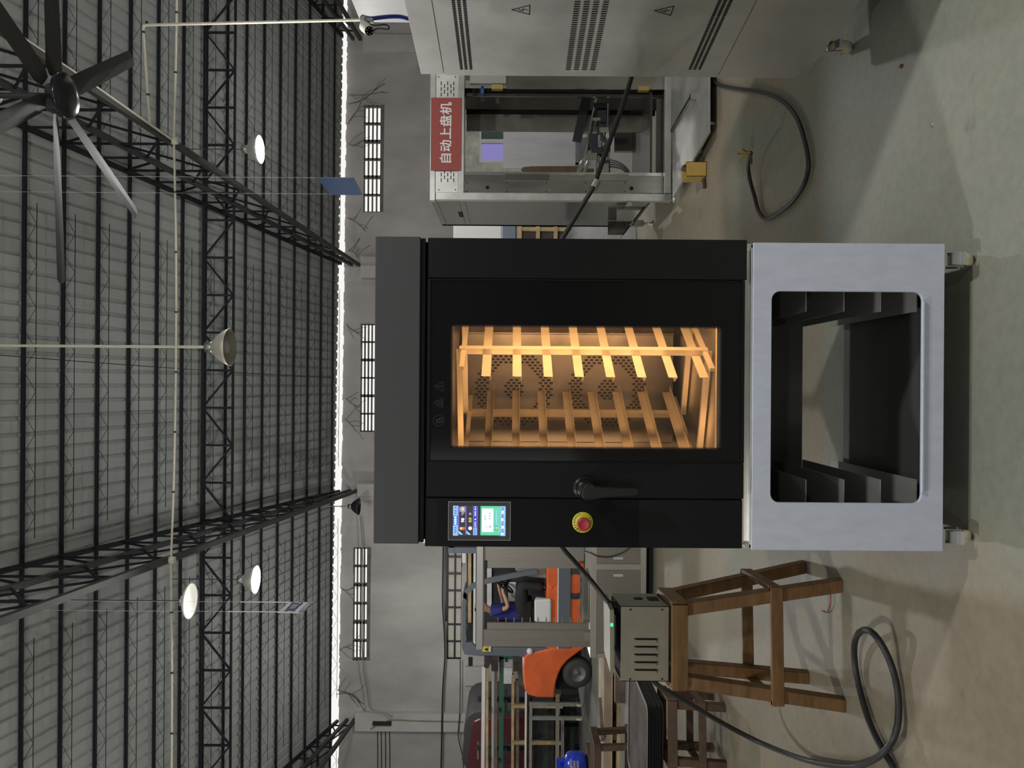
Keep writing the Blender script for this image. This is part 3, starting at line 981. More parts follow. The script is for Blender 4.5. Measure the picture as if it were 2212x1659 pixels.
b.build('top_cap', M_sheet, cab, bevel=.002)
b = MB()
b.prism([M3(-.001, .002, zs - .002), M3(TL, .002, zs - .002), M3(TL, .002, zb), M3(.05, .002, zb), M3(.0, .002, z_at(1712, 162))], -nl * .9)
b.build('skirt', M_sheet2, cab)
for z in [zs + .02 + k * .13 for k in range(9)]:
    c = M3(-.001, -.008, z)
    MB().lathe([(0, 0), (.004, 0), (.004, .003), (0, .003)], c, 8, 'y').build('screw', M_polish, cab)
# slots: rounded dark recesses
def slot(mb, t, z, dt, dz):
    k = [(-1, -.7), (-.7, -1), (.7, -1), (1, -.7), (1, .7), (.7, 1), (-.7, 1), (-1, .7)]
    mb.add([M3(t + a * dt, .0008, z + c * dz) for a, c in k], [tuple(range(8))], False)
for nm, rows, n in (('upper_vents', (997, 1007, 1017.5), 52), ('lower_vents', (1490.5, 1500.5, 1511), 52)):
    m = MB()
    for x in rows:
        z = z_at(x, 149)
        for i in range(n * 2):
            t = t_at(149, x) + i * .0118
            if t < TL - .05:
                slot(m, t, z, .0042, .0068)
    m.build(nm, M_void, cab, fix=False)
m = MB()
for (x0, x1) in ((1221.5, 1233), (1239, 1250.5), (1256.5, 1268), (1274.5, 1286)):
    z0, z1 = z_at(x1, 150), z_at(x0, 150)
    for i in range(90):
        t = t_at(150, 1250) + i * .0145
        if t < TL - .05:
            slot(m, t, (z0 + z1) / 2, .0040, (z1 - z0) / 2)
m.build('middle_vents', M_void, cab, fix=False)
# warning triangles with a lightning bolt, drawn as fine printed lines
m = MB()
def pline(pts, w, closed=True):
    n = len(pts)
    for i in range(n if closed else n - 1):
        (t0, z0), (t1, z1) = pts[i], pts[(i + 1) % n]
        a, c = M3(t0, .0012, z0), M3(t1, .0012, z1)
        d = (c - a).normalized()
        p = d.cross(nl).normalized() * (w / 2)
        m.add([a - p - d * w / 2, c - p + d * w / 2, c + p + d * w / 2, a + p - d * w / 2], [(0, 1, 2, 3)], False)
for (x, y) in ((1126, 21), (1434, 23)):
    m = MB()
    t = t_at(y, x); z = z_at(x, y); s_ = .036
    pline([(t - s_ * .8, z - .032), (t + s_ * .8, z - .032), (t, z + .036)], .0035)
    pline([(t + .003, z + .012), (t - .006, z - .006), (t + .005, z - .006), (t - .001, z - .022)], .003, False)
    m.build('warning_symbol', M_void, cab, fix=False)
for t_, n_ in ((.13, -.06), (.9, -.06), (.13, -.8), (.9, -.8)):
    c = M3(t_, n_, 0)
    caster(cab, c.x, c.y, zb, .052, .034)

# ================================================================== TRAY LOADING MACHINE WITH RED SIGN
LY = 6.8
ld = thing('tray_loading_machine', 'stainless tray loading machine with a red sign, beyond the steel cabinet', 'machine', (2.2, 7.3, 0))
M_mirror = mat('mirror_steel', (0.44, 0.43, 0.41), 0.10, 1.0, var=0.08, scale=1.2, bump=0.06)
def fb(name, rects, m, Y, d, parent=ld, bevel=0):
    b = MB()
    for r in rects:
        b.fbox(*r, Y, d)
    return b.build(name, m, parent, bevel=bevel)
M_frame = mat('frame_steel', (0.72, 0.71, 0.69), 0.28, 0.75, var=0.25, scale=4)
YR = 60                                           # photo row the machine runs on to behind the cabinet
XLm = P(1190, 433, LY).x
fb('top_panel', [(941, 990, YR, 417)], M_sheet, LY + .01, 1.0)
fb('top_frame', [(929, 941, YR, 433), (990, 1003, YR, 417)], M_frame, LY, .06, bevel=.003)
fb('corner_post', [(941, 1450, 417, 433)], M_frame, LY, .06, bevel=.003)
m = MB()
for k, yc in enumerate((192, 377)):
    for i, x in enumerate((953, 960, 967, 974, 980)):
        for j in range(2 if i % 2 else 3):
            y0 = yc - 16 + j * 12 + (6 if i % 2 else 0)
            m.fbox(x - .8, x + .8, y0, y0 + 8, LY + .007, .002)
m.build('top_slots', M_void, ld)
sg = MB().fbox(931, 996, 211, 368, LY - .012, .010)
sign = sg.build('red_sign', mat('sign_red', (0.33, 0.055, 0.045), 0.5), ld)
m = MB()
cS = P(965, 288, LY - .0125)
text_mb(m, '自动上盘机', .109, Matrix.Translation(cS) @ FRONT, 0, .0005, space=1.03, heavy=.0024)
m.build('sign_lettering', mat('sign_white', (0.78, 0.78, 0.78), 0.5), sign, fix=False)
# left wall of the machine, receding
b = MB().box(XLm, XLm + .015, LY + .06, 7.92, .42, P(929, 433, LY).z - .003)
side = b.build('side_panel', M_mirror, ld)
b = MB()
zt_ = P(929, 433, LY).z
for z in (P(990, 433, LY).z, P(1003, 433, LY).z):
    b.box(XLm - .0015, XLm, LY + .06, 7.92, z - .004, z)
b.box(XLm - .0015, XLm, LY + .06, 7.92, zt_ - .06, zt_ - .055)
b.build('panel_seams', M_dkmetal, side)
b = MB()
for (yy, zz) in ((7.28, 1.95), (7.34, 1.95), (7.40, 1.95), (7.46, 1.95)):
    b.bar((XLm - .001, yy, zz - .02), (XLm - .001, yy + .03, zz + .02), .006, .002)
    b.bar((XLm - .001, yy + .03, zz - .02), (XLm - .001, yy, zz + .02), .006, .002)
b.build('small_lettering', M_void, side)
fb('front_strip', [(1003, 1447, 380, 416)], M_steel, LY + .015, .012)
fb('inner_rail', [(1003, 1447, 372, 379)], M_polish, LY + .03, .03)
for r_ in ((1091, 1186, 376, 390), (1262, 1358, 376, 390)):
    fb('notch_plate', [r_], M_mirror, LY + .005, .02)
m = MB()
for (x, y, r) in ((1053, 405, .017), (1364, 407, .019)):
    c = P(x, y, LY + .0145)
    m.lathe([(0, 0), (r, 0)], c, 16, 'y', False)
for x in (1009, 1095, 1180, 1265, 1350, 1440):
    for y in (395, 414):
        m.lathe([(0, 0), (.006, 0)], P(x, y, LY + .0145), 8, 'y', False)
for (x, y) in ((948, 410), (984, 410), (948, 166), (984, 166)):
    m.lathe([(0, 0), (.006, 0)], P(x, y, LY + .0095), 8, 'y', False)
m.build('screw_holes', M_void, ld, fix=False)
# inner right panels
fb('inner_panel', [(1094, 1447, YR, 192)], M_steel, LY + .02, .015)
fb('control_box', [(1015, 1094, YR, 180)], mat('control_grey', (0.33, 0.33, 0.31), 0.5, 0.3), LY + .0, .05, bevel=.004)
fb('rear_channel', [(1003, 1447, 192, 210)], M_dkmetal, LY + .25, .02)
fb('channel_strip', [(1007, 1440, 203, 209)], M_steel, LY + .22, .02)
for r_ in ((1005, 1418, 210, 237), (1008, 1400, 248, 284)):
    fb('guide_panel', [r_], mat('guide_steel', (0.30, 0.28, 0.25), 0.28, 0.85, var=0.25, scale=3), LY + .55, .02)
fb('guide_slot', [(1007, 1415, 237, 248)], M_void, LY + .57, .02)
for r_ in ((1062, 1086, 182, 192), (1380, 1402, 186, 195)):
    fb('sensor', [r_], mat('sensor_yellow', (0.36, 0.26, 0.07), 0.5), LY + .0, .05)
fb('blue_valve', [(1039, 1045, 186, 201)], mat('valve_blue', (0.02, 0.11, 0.42), 0.4), LY + .1, .05)
# lower frame and floor pan
fb('bottom_rail', [(1437, 1450, YR, 417)], M_sheet, LY, .06)
b = MB().box(XLm + .02, P(1440, YR, LY).x, LY + .07, 7.9, .20, .22)
b.build('floor_pan', mat('pan_dark', (0.06, 0.06, 0.055), 0.4, 0.6), ld)
b = MB()
zpan = P(1430, 380, 7.6).z
b.box(P(1430, 330, 7.85).x, P(1430, 200, 7.85).x, 7.80, 7.86, .22, .42)
b.build('back_sill', M_polish, ld)
b = MB()
for Y_ in (LY + .03, 7.89):
    for X_ in (XLm + .03, P(1440, YR, LY).x - .03):
        if Y_ > 7: b.box(X_ - .03, X_ + .03, Y_ - .03, Y_ + .03, .10, .45)
        if Y_ > 7: b.box(X_ - .03, X_ + .03, Y_ - .03, Y_ + .03, .45, zt_ - .01)
b.build('frame_leg', M_polish, ld)
b = MB()
for Y_ in (LY + .03, 7.89):
    for X_ in (XLm + .03, P(1440, YR, LY).x - .03):
        b.lathe([(0, 0), (.035, 0), (.035, .012), (.012, .025), (.012, .10)], (X_, Y_, 0), 14)
b.build('levelling_foot', M_zinc, ld)
for Y_ in (6.98, 7.62):
    b = MB()
    b.prism([(XLm - .005, Y_, .24), (XLm - .005, Y_ + .20, .24), (XLm - .14, Y_ + .20, .34), (XLm - .14, Y_, .34)], (0, 0, .012))
    b.prism([(XLm - .005, Y_, .24), (XLm - .14, Y_, .34), (XLm - .14, Y_, .50), (XLm - .005, Y_, .50)], (0, .01, 0))
    b.build('side_bracket', M_mirror, ld)
# gripper arm inside
arm = MB()
def PI_(x, y, Y): return P(x, y, Y)
arm.bar(PI_(1268, 205, 7.35), PI_(1246, 305, 7.30), .05, .085)
arm.m = 1
arm.rod(PI_(1290, 212, 7.25), PI_(1262, 345, 7.1), .022, 10).rod(PI_(1300, 300, 7.1), PI_(1282, 400, 6.95), .017, 8)
arm.rod(PI_(1312, 285, 7.1), PI_(1312, 330, 7.1), .030, 10).rod(PI_(1258, 350, 7.0), PI_(1238, 400, 6.9), .022, 10).rod(PI_(1270, 350, 7.0), PI_(1252, 400, 6.9), .016, 10)
arm.rod(PI_(1314, 225, 7.2), PI_(1314, 370, 7.0), .012, 8)
arm.m = 0
arm.fbox(1283, 1312, 222, 233, 7.2, .16).fbox(1290, 1310, 238, 262, 7.2, .14).fbox(1272, 1292, 288, 318, 7.1, .10).fbox(1278, 1312, 318, 332, 7.02, .12)
arm.fbox(1293, 1306, 268, 282, 7.1, .12).fbox(1300, 1318, 345, 376, 7.0, .12)
arm.m = 2
arm.fbox(1263, 1290, 330, 344, 7.0, .02).fbox(1295, 1315, 275, 286, 7.05, .02).fbox(1280, 1297, 254, 260, 7.1, .02).fbox(1290, 1315, 353, 372, 6.95, .02)
arm.build('gripper_arm', [M_dkmetal, M_polish, M_steel], ld)
b = MB()
for k in range(4):
    b.tube(smooth_path([PI_(1318, 345 + 5 * k, 7.0), PI_(1340, 352 + 4 * k, 6.95), PI_(1356, 366 + 3 * k, 6.92), PI_(1362 + 4 * k, 383, 6.9)], 5), .006, 6)
for k in range(5):
    b.tube(smooth_path([PI_(1296, 285 + 4 * k, 7.05), PI_(1306, 296 + 3 * k, 7.0), PI_(1312, 308 + k, 7.0), PI_(1300, 318 + 2 * k, 7.0)], 5), .005, 6)
b.build('hoses', M_rubber, ld)
# apron plate in front, with rib
za = .075
ap = MB()
quad_ = [Fl(1449, 60, za), Fl(1530, 60, za), Fl(1530, 286, za), Fl(1453, 428, za)]
ap.prism(quad_, (0, 0, -.015))
apron = ap.build('apron_plate', mat('apron_steel', (0.50, 0.50, 0.49), 0.35, 0.6, var=0.25, scale=3), ld)
b = MB()
b.bar(Fl(1451, 283, za + .01), Fl(1492, 212, za + .01), .03, .02)
b.fbox(1492, 1512, 200, 214, Fl(1505, 205, za).y, .04)
b.build('apron_stop', M_steel, apron)
b = MB()
for (x, y) in ((1526, 270), (1500, 330), (1470, 395), (1526, 100)):
    p = Fl(x, y, za - .015)
    b.rod((p.x + .02, p.y + .02, 0), (p.x + .02, p.y + .02, za - .015), .014, 10)
b.build('apron_foot', M_zinc, ld)

# yellow box standing on the floor by the apron
by = 5.72
bx0, bx1, bz = P(1500, 381, by).x, P(1500, 349, by).x, 0.0
zt2 = P(1483, 365, by).z
bxo = thing('yellow_box', 'small open yellow carton on the floor by the machine apron', 'box', ((bx0 + bx1) / 2, by, 0))
M_card = mat('yellow_card', (0.50, 0.33, 0.08), 0.7, var=0.1, scale=12)
b = MB()
tk = .004
b.box(bx0, bx1, by, by + tk, 0, zt2).box(bx0, bx1, by + .16, by + .16 + tk, 0, zt2).box(bx0, bx0 + tk, by, by + .16, 0, zt2).box(bx1 - tk, bx1, by, by + .16, 0, zt2).box(bx0, bx1, by, by + .16, 0, tk)
b.build('carton', M_card, bxo)
b = MB().rod((bx0 + .03, by + .05, .03), (bx1 - .02, by + .10, zt2 + .01), .022, 10)
b.build('dark_tool', M_wooddk, bxo)
p1 = Fl(1490, 381, .02); 
b = MB().rod((bx0 - .012, by + .03, .014), (bx0 - .085, by + .0, .014), .013, 10)
tag(b.build('handle_stub', M_wooddk), 'short dark brown rod on the floor beside the yellow carton', 'rod')

# ------------------------------------------------------------------ black cables on the right
pts = [(1520, 120), (1536, 166), (1552, 182), (1583, 190), (1627, 196), (1665, 206), (1697, 224), (1722, 257), (1737, 300), (1746, 345), (1744, 375), (1733, 405), (1712, 435), (1688, 455),
       (1660, 472), (1648, 470), (1637, 452), (1630, 425), (1621, 393), (1616.5, 365), (1618, 345), (1622, 330)]
w3 = []
for i, (x, y) in enumerate(pts):
    z = .018 + (.10 * max(0, (i - 16) / 5) ** 1.5)
    w3.append(Fl(x, y, z))
cb_ = thing('floor_cable', 'thick black cable curling over the floor between cabinet and stand, stripped end up', 'cable', Fl(1740, 360))
MB().tube(smooth_path(w3, 6), .0115, 10).build('sheath', M_rubber, cb_)
m = MB()
e = w3[-1]
for i, (dx, dz, mm) in enumerate(((-.03, .05, 0), (.01, .06, 1), (.035, .03, 2), (-.05, -.02, 1), (.02, .075, 0))):
    m.m = mm
    m.tube(smooth_path([e, e + Vector((dx * .3, .02, dz * .5)), e + Vector((dx, .05, dz))], 4), .0045, 6)
m.build('bare_wires', [mat('wire_yellow', (0.55, 0.36, 0.06), 0.4), mat('wire_brown', (0.12, 0.06, 0.035), 0.4), mat('wire_green', (0.05, 0.11, 0.06), 0.4)], cb_)
# feed cable slung behind the oven
w3 = [P(1369, 140, 3.7), P(1364, 166, 3.62), P(1345, 228, 3.6), P(1318, 303, 3.58), P(1292, 375, 3.56), P(1283, 402, 3.55), P(1260, 440, 3.54), P(1232, 487, 3.52), P(1212, 520, 3.50), P(1180, 570, 3.47), P(1166, 640, 3.438)]
fc = thing('feed_cable', 'black cable slung in the air from the steel cabinet to behind the oven', 'cable', w3[5])
MB().tube(smooth_path(w3, 4), .0115, 8).build('sheath', M_rubber, fc)
MB().tube([P(1289, 392, 3.556), P(1281, 407, 3.548)], .022, 12).build('coupler', M_polish, fc)

# slivers seen between the oven and the loading machine
def board(name, label, cat, rect, Y, d, m, bevel=0):
    b = MB().fbox(*rect, Y, d)
    return tag(b.build(name, m, bevel=bevel), label, cat)
b = MB()
b.fbox(979, 1082, 470, 560, 16.0, .05)
Zb = P(1082, 515, 16).z
b.box(P(1000, 560, 16).x, P(1000, 560, 16).x + .05, 16, 16.05, 0, Zb).box(P(1000, 470, 16).x - .05, P(1000, 470, 16).x, 16, 16.05, 0, Zb)
tag(b.build('white_board', M_white), 'white standing board between the loading machine and the oven', 'board')
t_ = thing('wooden_crate', 'pale timber crate seen between the loading machine and the oven', 'crate', (P(1170, 510, 12).x, 12.3, 0))
b = MB()
for x in (1118.5, 1158, 1196.5):
    b.fbox(x, x + 8, 470, 560, 12.0, .08)
for y in (470, 491, 545):
    b.fbox(1118, 1312, y, y + 8, 12.008, .06)
b.build('slats', M_pine, t_)
b = MB().fbox(1128, 1308, 472, 556, 12.09, .7)
b.build('contents', mat('crate_dark', (0.10, 0.075, 0.07), 0.6, var=0.4, scale=6), t_)
t_ = MB().fbox(1083, 1116, 468, 560, 12.2, .5)
tag(t_.build('blue_grey_bin', mat('bin_blue_grey', (0.16, 0.20, 0.25), 0.4), bevel=.02), 'blue grey bin on top of the pale timber crate', 'bin')
# stack of metal sheets leaning by the oven
t_ = thing('sheet_stack', 'leaning bundle of grey metal sheets just past the oven', 'sheet metal', (P(1270, 510, 9).x, 9, 0))
for k in range(5):
    b = MB()
    a = P(1206 + 12 * k, 480, 9 + .05 * k)
    xx = a.x - .6
    b.hexa([(xx, 9 + .06 * k, 0), (a.x, 9 + .06 * k, 0), (a.x, 9.012 + .06 * k, 0), (xx, 9.012 + .06 * k, 0)],
           [(xx, 9.2 + .06 * k, a.z), (a.x, 9.2 + .06 * k, a.z - .12), (a.x, 9.212 + .06 * k, a.z - .12), (xx, 9.212 + .06 * k, a.z)])
    b.build('sheet', M_grey, t_)
# grey board and post seen through the loading machine
b = MB()
z0 = P(1243, 320, 15).z
b.fbox(1087, 1243, 283, 364, 15.0, .03)
for y in (290, 350):
    b.fbox(1243, 1250, y, y + 6, 15.0, .03)
Xa, Xb = P(1200, 356, 15).x, P(1200, 290, 15).x
b.box(Xa, Xa + .05, 15, 15.03, 0, z0).box(Xb - .05, Xb, 15, 15.03, 0, z0)
tag(b.build('grey_panel', mat('grey_board', (0.36, 0.36, 0.37), 0.7, var=0.12, scale=2, stretch=(3, 1, .3))), 'grey board on posts seen through the red sign machine', 'board')
b = MB()
prof = [(1126, 366), (1130, 361), (1150, 359), (1240, 358.5), (1256, 361), (1256, 372), (1180, 373), (1140, 372)]
b.prism([P(x, y, 13.0) for x, y in prof], (0, .10, 0))
zz = P(1256, 366, 13).z
b.box(P(1250, 370, 13).x, P(1250, 363, 13).x, 13.02, 13.08, 0, zz)
tag(b.build('brown_post', M_wooddk), 'dark brown rounded post seen through the red sign machine', 'post')
# ================================================================== STOOLS
def make_stool(name, label, ztop, tops, bots, zs, th=.05, m=M_wood, group=None, slats=0):
    """tops / bots: near right, near left, far left, far right corners"""
    c = sum((Vector((b[0], b[1], 0)) for b in bots), Vector((0, 0, 0))) / 4
    t = thing(name, label, 'stool', (c.x, c.y, 0), group)
    T = [Vector((p[0], p[1], ztop - .01)) for p in tops]
    B = [Vector((p[0], p[1], 0)) for p in bots]
    for a, b_ in zip(T, B):
        mb = MB()
        d = (a - b_)
        h = th / 2
        mb.hexa([b_ + Vector((sx * h, sy * h, 0)) for sx, sy in ((-1, -1), (1, -1), (1, 1), (-1, 1))], [a + Vector((sx * h, sy * h, 0)) for sx, sy in ((-1, -1), (1, -1), (1, 1), (-1, 1))])
        mb.build('leg', m, t, bevel=.003)
    o = Vector((0, 0, ztop - th * .55))
    for i in range(4):
        a, b_ = Vector((T[i].x, T[i].y, ztop - th * .6)), Vector((T[(i + 1) % 4].x, T[(i + 1) % 4].y, ztop - th * .6))
        d = (b_ - a).normalized()
        out = Vector((d.y, -d.x, 0))
        cen = (T[0] + T[2]) / 2
        if out.dot((a + b_) / 2 - cen) < 0: out = -out
        mb = MB()
        mb.bar(a + out * (th * .55) - d * th * .55, b_ + out * (th * .55) + d * th * .55, .025, th * 1.25)
        mb.build('top_rail', m, t, bevel=.002)
    for i in range(4):
        f = zs / (ztop - .01)
        a, b_ = B[i].lerp(T[i], f), B[(i + 1) % 4].lerp(T[(i + 1) % 4], f)
        d = (b_ - a).normalized()
        out = Vector((d.y, -d.x, 0))
        cen = (B[0] + B[2]) / 2
        if out.dot((a + b_) / 2 - Vector((cen.x, cen.y, zs))) < 0: out = -out
        mb = MB()
        mb.bar(a + out * (th * .55) - d * th * .7, b_ + out * (th * .55) + d * th * .7, .022, th * .95)
        mb.build('stretcher', m, t, bevel=.002)
    for k in range(slats):
        f = (k + .5) / slats
        a, b_ = T[0].lerp(T[3], f), T[1].lerp(T[2], f)
        mb = MB()
        w = (T[3] - T[0]).length / slats * .45
        mb.bar(Vector((a.x, a.y, ztop - .012)), Vector((b_.x, b_.y, ztop - .012)), w, .02)
        mb.build('slat', m, t)
    return t
zt = .742
tops = [Fl(1450, 1320, zt), Fl(1450, 1470, zt), Fl(1424, 1438, zt), Fl(1424, 1294, zt)]
bots = [Fl(1815, 1263), Fl(1822, 1521), Fl(1744, 1462), Fl(1737, 1224)]
for v in tops: v.y += .02
make_stool('wooden_stool', 'brown wooden stool with splayed legs under the grey transformer box', zt, tops, bots, .29, .056)
# grey transformer box on the stool
BYF = 3.36
x0b, x1b = P(1395, 1472, BYF).x, P(1395, 1309.5, BYF).x
zb_ = zt + .004
zt_b = P(1341, 1390, BYF).z
M_box = mat('transformer_grey', (0.25, 0.235, 0.178), 0.5, var=0.08, scale=20)
bx = thing('transformer_box', 'grey green sheet metal transformer box with louvres, on the brown stool', 'box', ((x0b + x1b) / 2, BYF + .17, zb_))
b = MB()
dk = .012
DX = -.035
def sh(px, py, pz): return Vector((px + DX * (py - BYF) / .33, py, pz))
# open topped shell
b.hexa([sh(x0b, BYF, zb_), sh(x1b, BYF, zb_), sh(x1b, BYF + .004, zb_), sh(x0b, BYF + .004, zb_)], [sh(x0b, BYF, zt_b), sh(x1b, BYF, zt_b), sh(x1b, BYF + .004, zt_b), sh(x0b, BYF + .004, zt_b)])
b.hexa([sh(x1b - .003, BYF, zb_), sh(x1b, BYF, zb_), sh(x1b, BYF + .33, zb_), sh(x1b - .003, BYF + .33, zb_)], [sh(x1b - .003, BYF, zt_b), sh(x1b, BYF, zt_b), sh(x1b, BYF + .33, zt_b), sh(x1b - .003, BYF + .33, zt_b)])
b.hexa([sh(x0b, BYF, zb_), sh(x0b + .003, BYF, zb_), sh(x0b + .003, BYF + .33, zb_), sh(x0b, BYF + .33, zb_)], [sh(x0b, BYF, zt_b), sh(x0b + .003, BYF, zt_b), sh(x0b + .003, BYF + .33, zt_b), sh(x0b, BYF + .33, zt_b)])
b.hexa([sh(x0b, BYF + .326, zb_), sh(x1b, BYF + .326, zb_), sh(x1b, BYF + .33, zb_), sh(x0b, BYF + .33, zb_)], [sh(x0b, BYF + .326, zt_b), sh(x1b, BYF + .326, zt_b), sh(x1b, BYF + .33, zt_b), sh(x0b, BYF + .33, zt_b)])
b.hexa([sh(x0b, BYF, zb_), sh(x1b, BYF, zb_), sh(x1b, BYF + .33, zb_), sh(x0b, BYF + .33, zb_)], [sh(x0b, BYF, zb_ + .003), sh(x1b, BYF, zb_ + .003), sh(x1b, BYF + .33, zb_ + .003), sh(x0b, BYF + .33, zb_ + .003)])
b.build('shell', M_box, bx)
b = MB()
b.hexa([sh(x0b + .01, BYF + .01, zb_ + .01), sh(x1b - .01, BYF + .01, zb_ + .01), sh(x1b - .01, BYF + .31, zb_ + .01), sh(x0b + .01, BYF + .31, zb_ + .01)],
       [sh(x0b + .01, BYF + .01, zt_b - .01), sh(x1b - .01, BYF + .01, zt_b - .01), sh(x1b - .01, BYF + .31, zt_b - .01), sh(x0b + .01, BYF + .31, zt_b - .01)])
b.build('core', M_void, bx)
b = MB()
zl0, zl1 = P(1325, 1390, BYF).z, P(1316, 1390, BYF).z
b.hexa([(x0b + .04, BYF - .01, zl0 - .004), (x1b - .015, BYF - .01, zl0), (x1b - .03, BYF + .30, zl0 - .01), (x0b + .03, BYF + .30, zl0 - .014)],
       [(x0b + .04, BYF - .01, zl1 - .004), (x1b - .015, BYF - .01, zl1), (x1b - .03, BYF + .30, zl1 - .01), (x0b + .03, BYF + .30, zl1 - .014)])
for xx in (x0b + .06, x1b - .06):
    b.box(xx - .01, xx + .01, BYF + .25, BYF + .27, zt_b - .01, zl0)
b.build('raised_lid', M_box, bx)
b = MB()
for y in (1379.5, 1396, 1413, 1429.5, 1446):
    X = P(1395, y, BYF).x
    b.box(X - .004, X + .002, BYF - .0005, BYF + .001, P(1420, y, BYF).z, P(1370, y, BYF).z)
b.build('louvre_slots', M_void, bx)
b = MB()
for y in (1379.5, 1396, 1413, 1429.5, 1446):
    X = P(1395, y, BYF).x
    z0, z1 = P(1420, y, BYF).z, P(1370, y, BYF).z
    b.prism([(X - .004, BYF, z0), (X - .004, BYF - .009, z0 + .008), (X - .004, BYF - .009, z1 - .008), (X - .004, BYF, z1)], (-.002, 0, 0))
    b.prism([(X - .006, BYF - .009, z0 + .008), (X - .006, BYF - .009, z1 - .008), (X - .018, BYF, z1), (X - .018, BYF, z0)], (0, .0015, 0))
b.build('louvre', M_box, bx)
b = MB()
for (x, y) in ((1362, 1317), (1430, 1317), (1361, 1467), (1430, 1467)):
    b.lathe([(0, -.002), (.004, -.002), (.005, 0)], P(x, y, BYF), 10, 'y')
b.build('screw', M_dkmetal, bx)
b = MB()
for (py, zz, r) in ((.18, .855, .022),):
    c = sh(x1b + .001, BYF + py, zz)
    b.lathe([(0, .002), (r, .002), (r, 0)], c, 16, 'x')
c = sh(x1b + .001, BYF + .17, .79)
b.box(c.x - .002, c.x + .004, c.y - .04, c.y + .03, .765, .812)
b.build('side_socket', M_void, bx)
b = MB().box(P(1317, 1348, BYF).x - .006, P(1317, 1348, BYF).x + .006, BYF - .014, BYF - .010, zl0 + .004, zl1 - .004)
b.build('indicator', mat('indicator_green', (0, .2, .05), .4, emit=(.05, 1, .25), estr=2.0), bx)
# cables of the box
w3 = [P(1165, 980, 3.438), P(1168, 1060, 3.45), P(1188, 1140, 3.47), P(1214, 1182, 3.48), P(1240, 1212, 3.5), P(1275, 1252, 3.52), P(1305, 1290, 3.5), P(1325, 1315, 3.48), P(1336, 1330, 3.46)]
fc = thing('supply_cable', 'black cable slung from behind the oven into the grey transformer box', 'cable', w3[3])
MB().tube(smooth_path(w3, 5), .011, 8).build('sheath', M_rubber, fc)
pts = [(1408, 1466, .80), (1418, 1477, .77), (1432, 1487, .72), (1460, 1502, .64), (1500, 1526, .53), (1545, 1553, .40), (1590, 1578, .28), (1640, 1603, .17), (1700, 1628, .08), (1750, 1644, .035), (1800, 1653, .025),
       (1845, 1656, .022), (1880, 1645, .035), (1905, 1628, .055), (1925, 1605, .055), (1937, 1575, .04), (1941, 1545, .03), (1941, 1515, .025), (1937, 1480, .025), (1928, 1445, .03), (1914, 1410, .05), (1897, 1381, .07), (1882, 1365, .08),
       (1868, 1361, .08), (1855, 1368, .07), (1847, 1385, .05), (1845, 1410, .035), (1848, 1445, .025), (1856, 1485, .022), (1867, 1525, .022), (1880, 1565, .022), (1896, 1600, .020), (1910, 1625, .020), (1925, 1650, .020), (1942, 1690, .02)]
w3 = [Fl(x, y, z) for x, y, z in pts]
MB_ = MB().tube(smooth_path(w3, 6), .0125, 12)
tag(MB_.build('looped_cable', M_rubber), 'thick black cable hanging from the transformer box and looped on the floor', 'cable')
w3 = [Fl(x, y, z) for x, y, z in ((1793, 1282, .01), (1794, 1292, .012), (1794, 1302, .012), (1791, 1314, .01), (1788, 1321, .008), (1783, 1323, .006), (1775, 1319, .005))]
tag(MB().tube(smooth_path(w3, 4), .0022, 6).build('red_wire', mat('wire_red', (0.42, 0.06, 0.03), 0.4)), 'thin red wire scrap on the floor by the stool leg', 'wire')

# ================================================================== TRAYS ON THE LOW STOOL
zl = .39
tops = [Fl(1443, 1540, zl), Fl(1443, 1690, zl), Fl(1420, 1650, zl), Fl(1420, 1512, zl)]
bots = [Fl(1566, 1528), Fl(1568, 1652), Fl(1541, 1615), Fl(1540, 1503)]
tops = [Vector((b_.x * .99, b_.y, zl)) for b_ in bots]
make_stool('low_stool', 'low dark wooden stool carrying the stack of black trays', zl, tops, bots, .16, .05, M_wooddk)
NT = 10
M_tray = mat('tray_black', (0.030, 0.030, 0.032), 0.6, 0.0, var=0.3, scale=6, spec=.2)
M_traytop = mat('tray_worn', (0.12, 0.105, 0.10), 0.85, 0.0, var=0.35, scale=4, spec=.03)
M_lip_highlight = mat('tray_lip_highlight', (0.20, 0.19, 0.17), 0.5, 0.3)  # lighter lip faces: the rim highlight is put into the colour
trx1 = P(1420, 1524, 5.12).x
trx0 = trx1 - .80
try0, try1 = 5.10, 5.98
zlow = zl + .02
ztop_ = P(1396, 1530, 5.10).z
stp = (ztop_ - zlow - .022) / (NT - 1)
first = None
def tray_lab(k):
    n = NT - 1 - k
    return 'black baking tray, %s of the stack on the low stool' % ('topmost' if n == 0 else ('lowest' if k == 0 else ORD[n] + ' from the top'))
t0 = thing('baking_tray', tray_lab(0), 'tray', ((trx0 + trx1) / 2, (try0 + try1) / 2, zlow), 'black baking trays')
def rrect(x0, x1, y0, y1, r, n=4):
    out = []
    for cx_, cy_, a0 in ((x1 - r, y1 - r, 0), (x0 + r, y1 - r, 90), (x0 + r, y0 + r, 180), (x1 - r, y0 + r, 270)):
        for k in range(n + 1):
            a = math.radians(a0 + 90 * k / n)
            out.append((cx_ + r * math.cos(a), cy_ + r * math.sin(a)))
    return out
prof = [(.000, .050, .0), (-.022, .048, .0), (-.028, .048, .018), (-.004, .06, .022), (.0, .06, .020), (-.024, .05, .0155), (-.018, .05, -.003)]
rings = []
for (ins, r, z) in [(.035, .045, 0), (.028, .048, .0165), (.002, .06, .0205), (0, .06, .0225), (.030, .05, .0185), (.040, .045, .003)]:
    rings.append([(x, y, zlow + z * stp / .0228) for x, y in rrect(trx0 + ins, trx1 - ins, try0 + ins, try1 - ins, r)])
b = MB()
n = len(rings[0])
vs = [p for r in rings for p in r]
fs = []
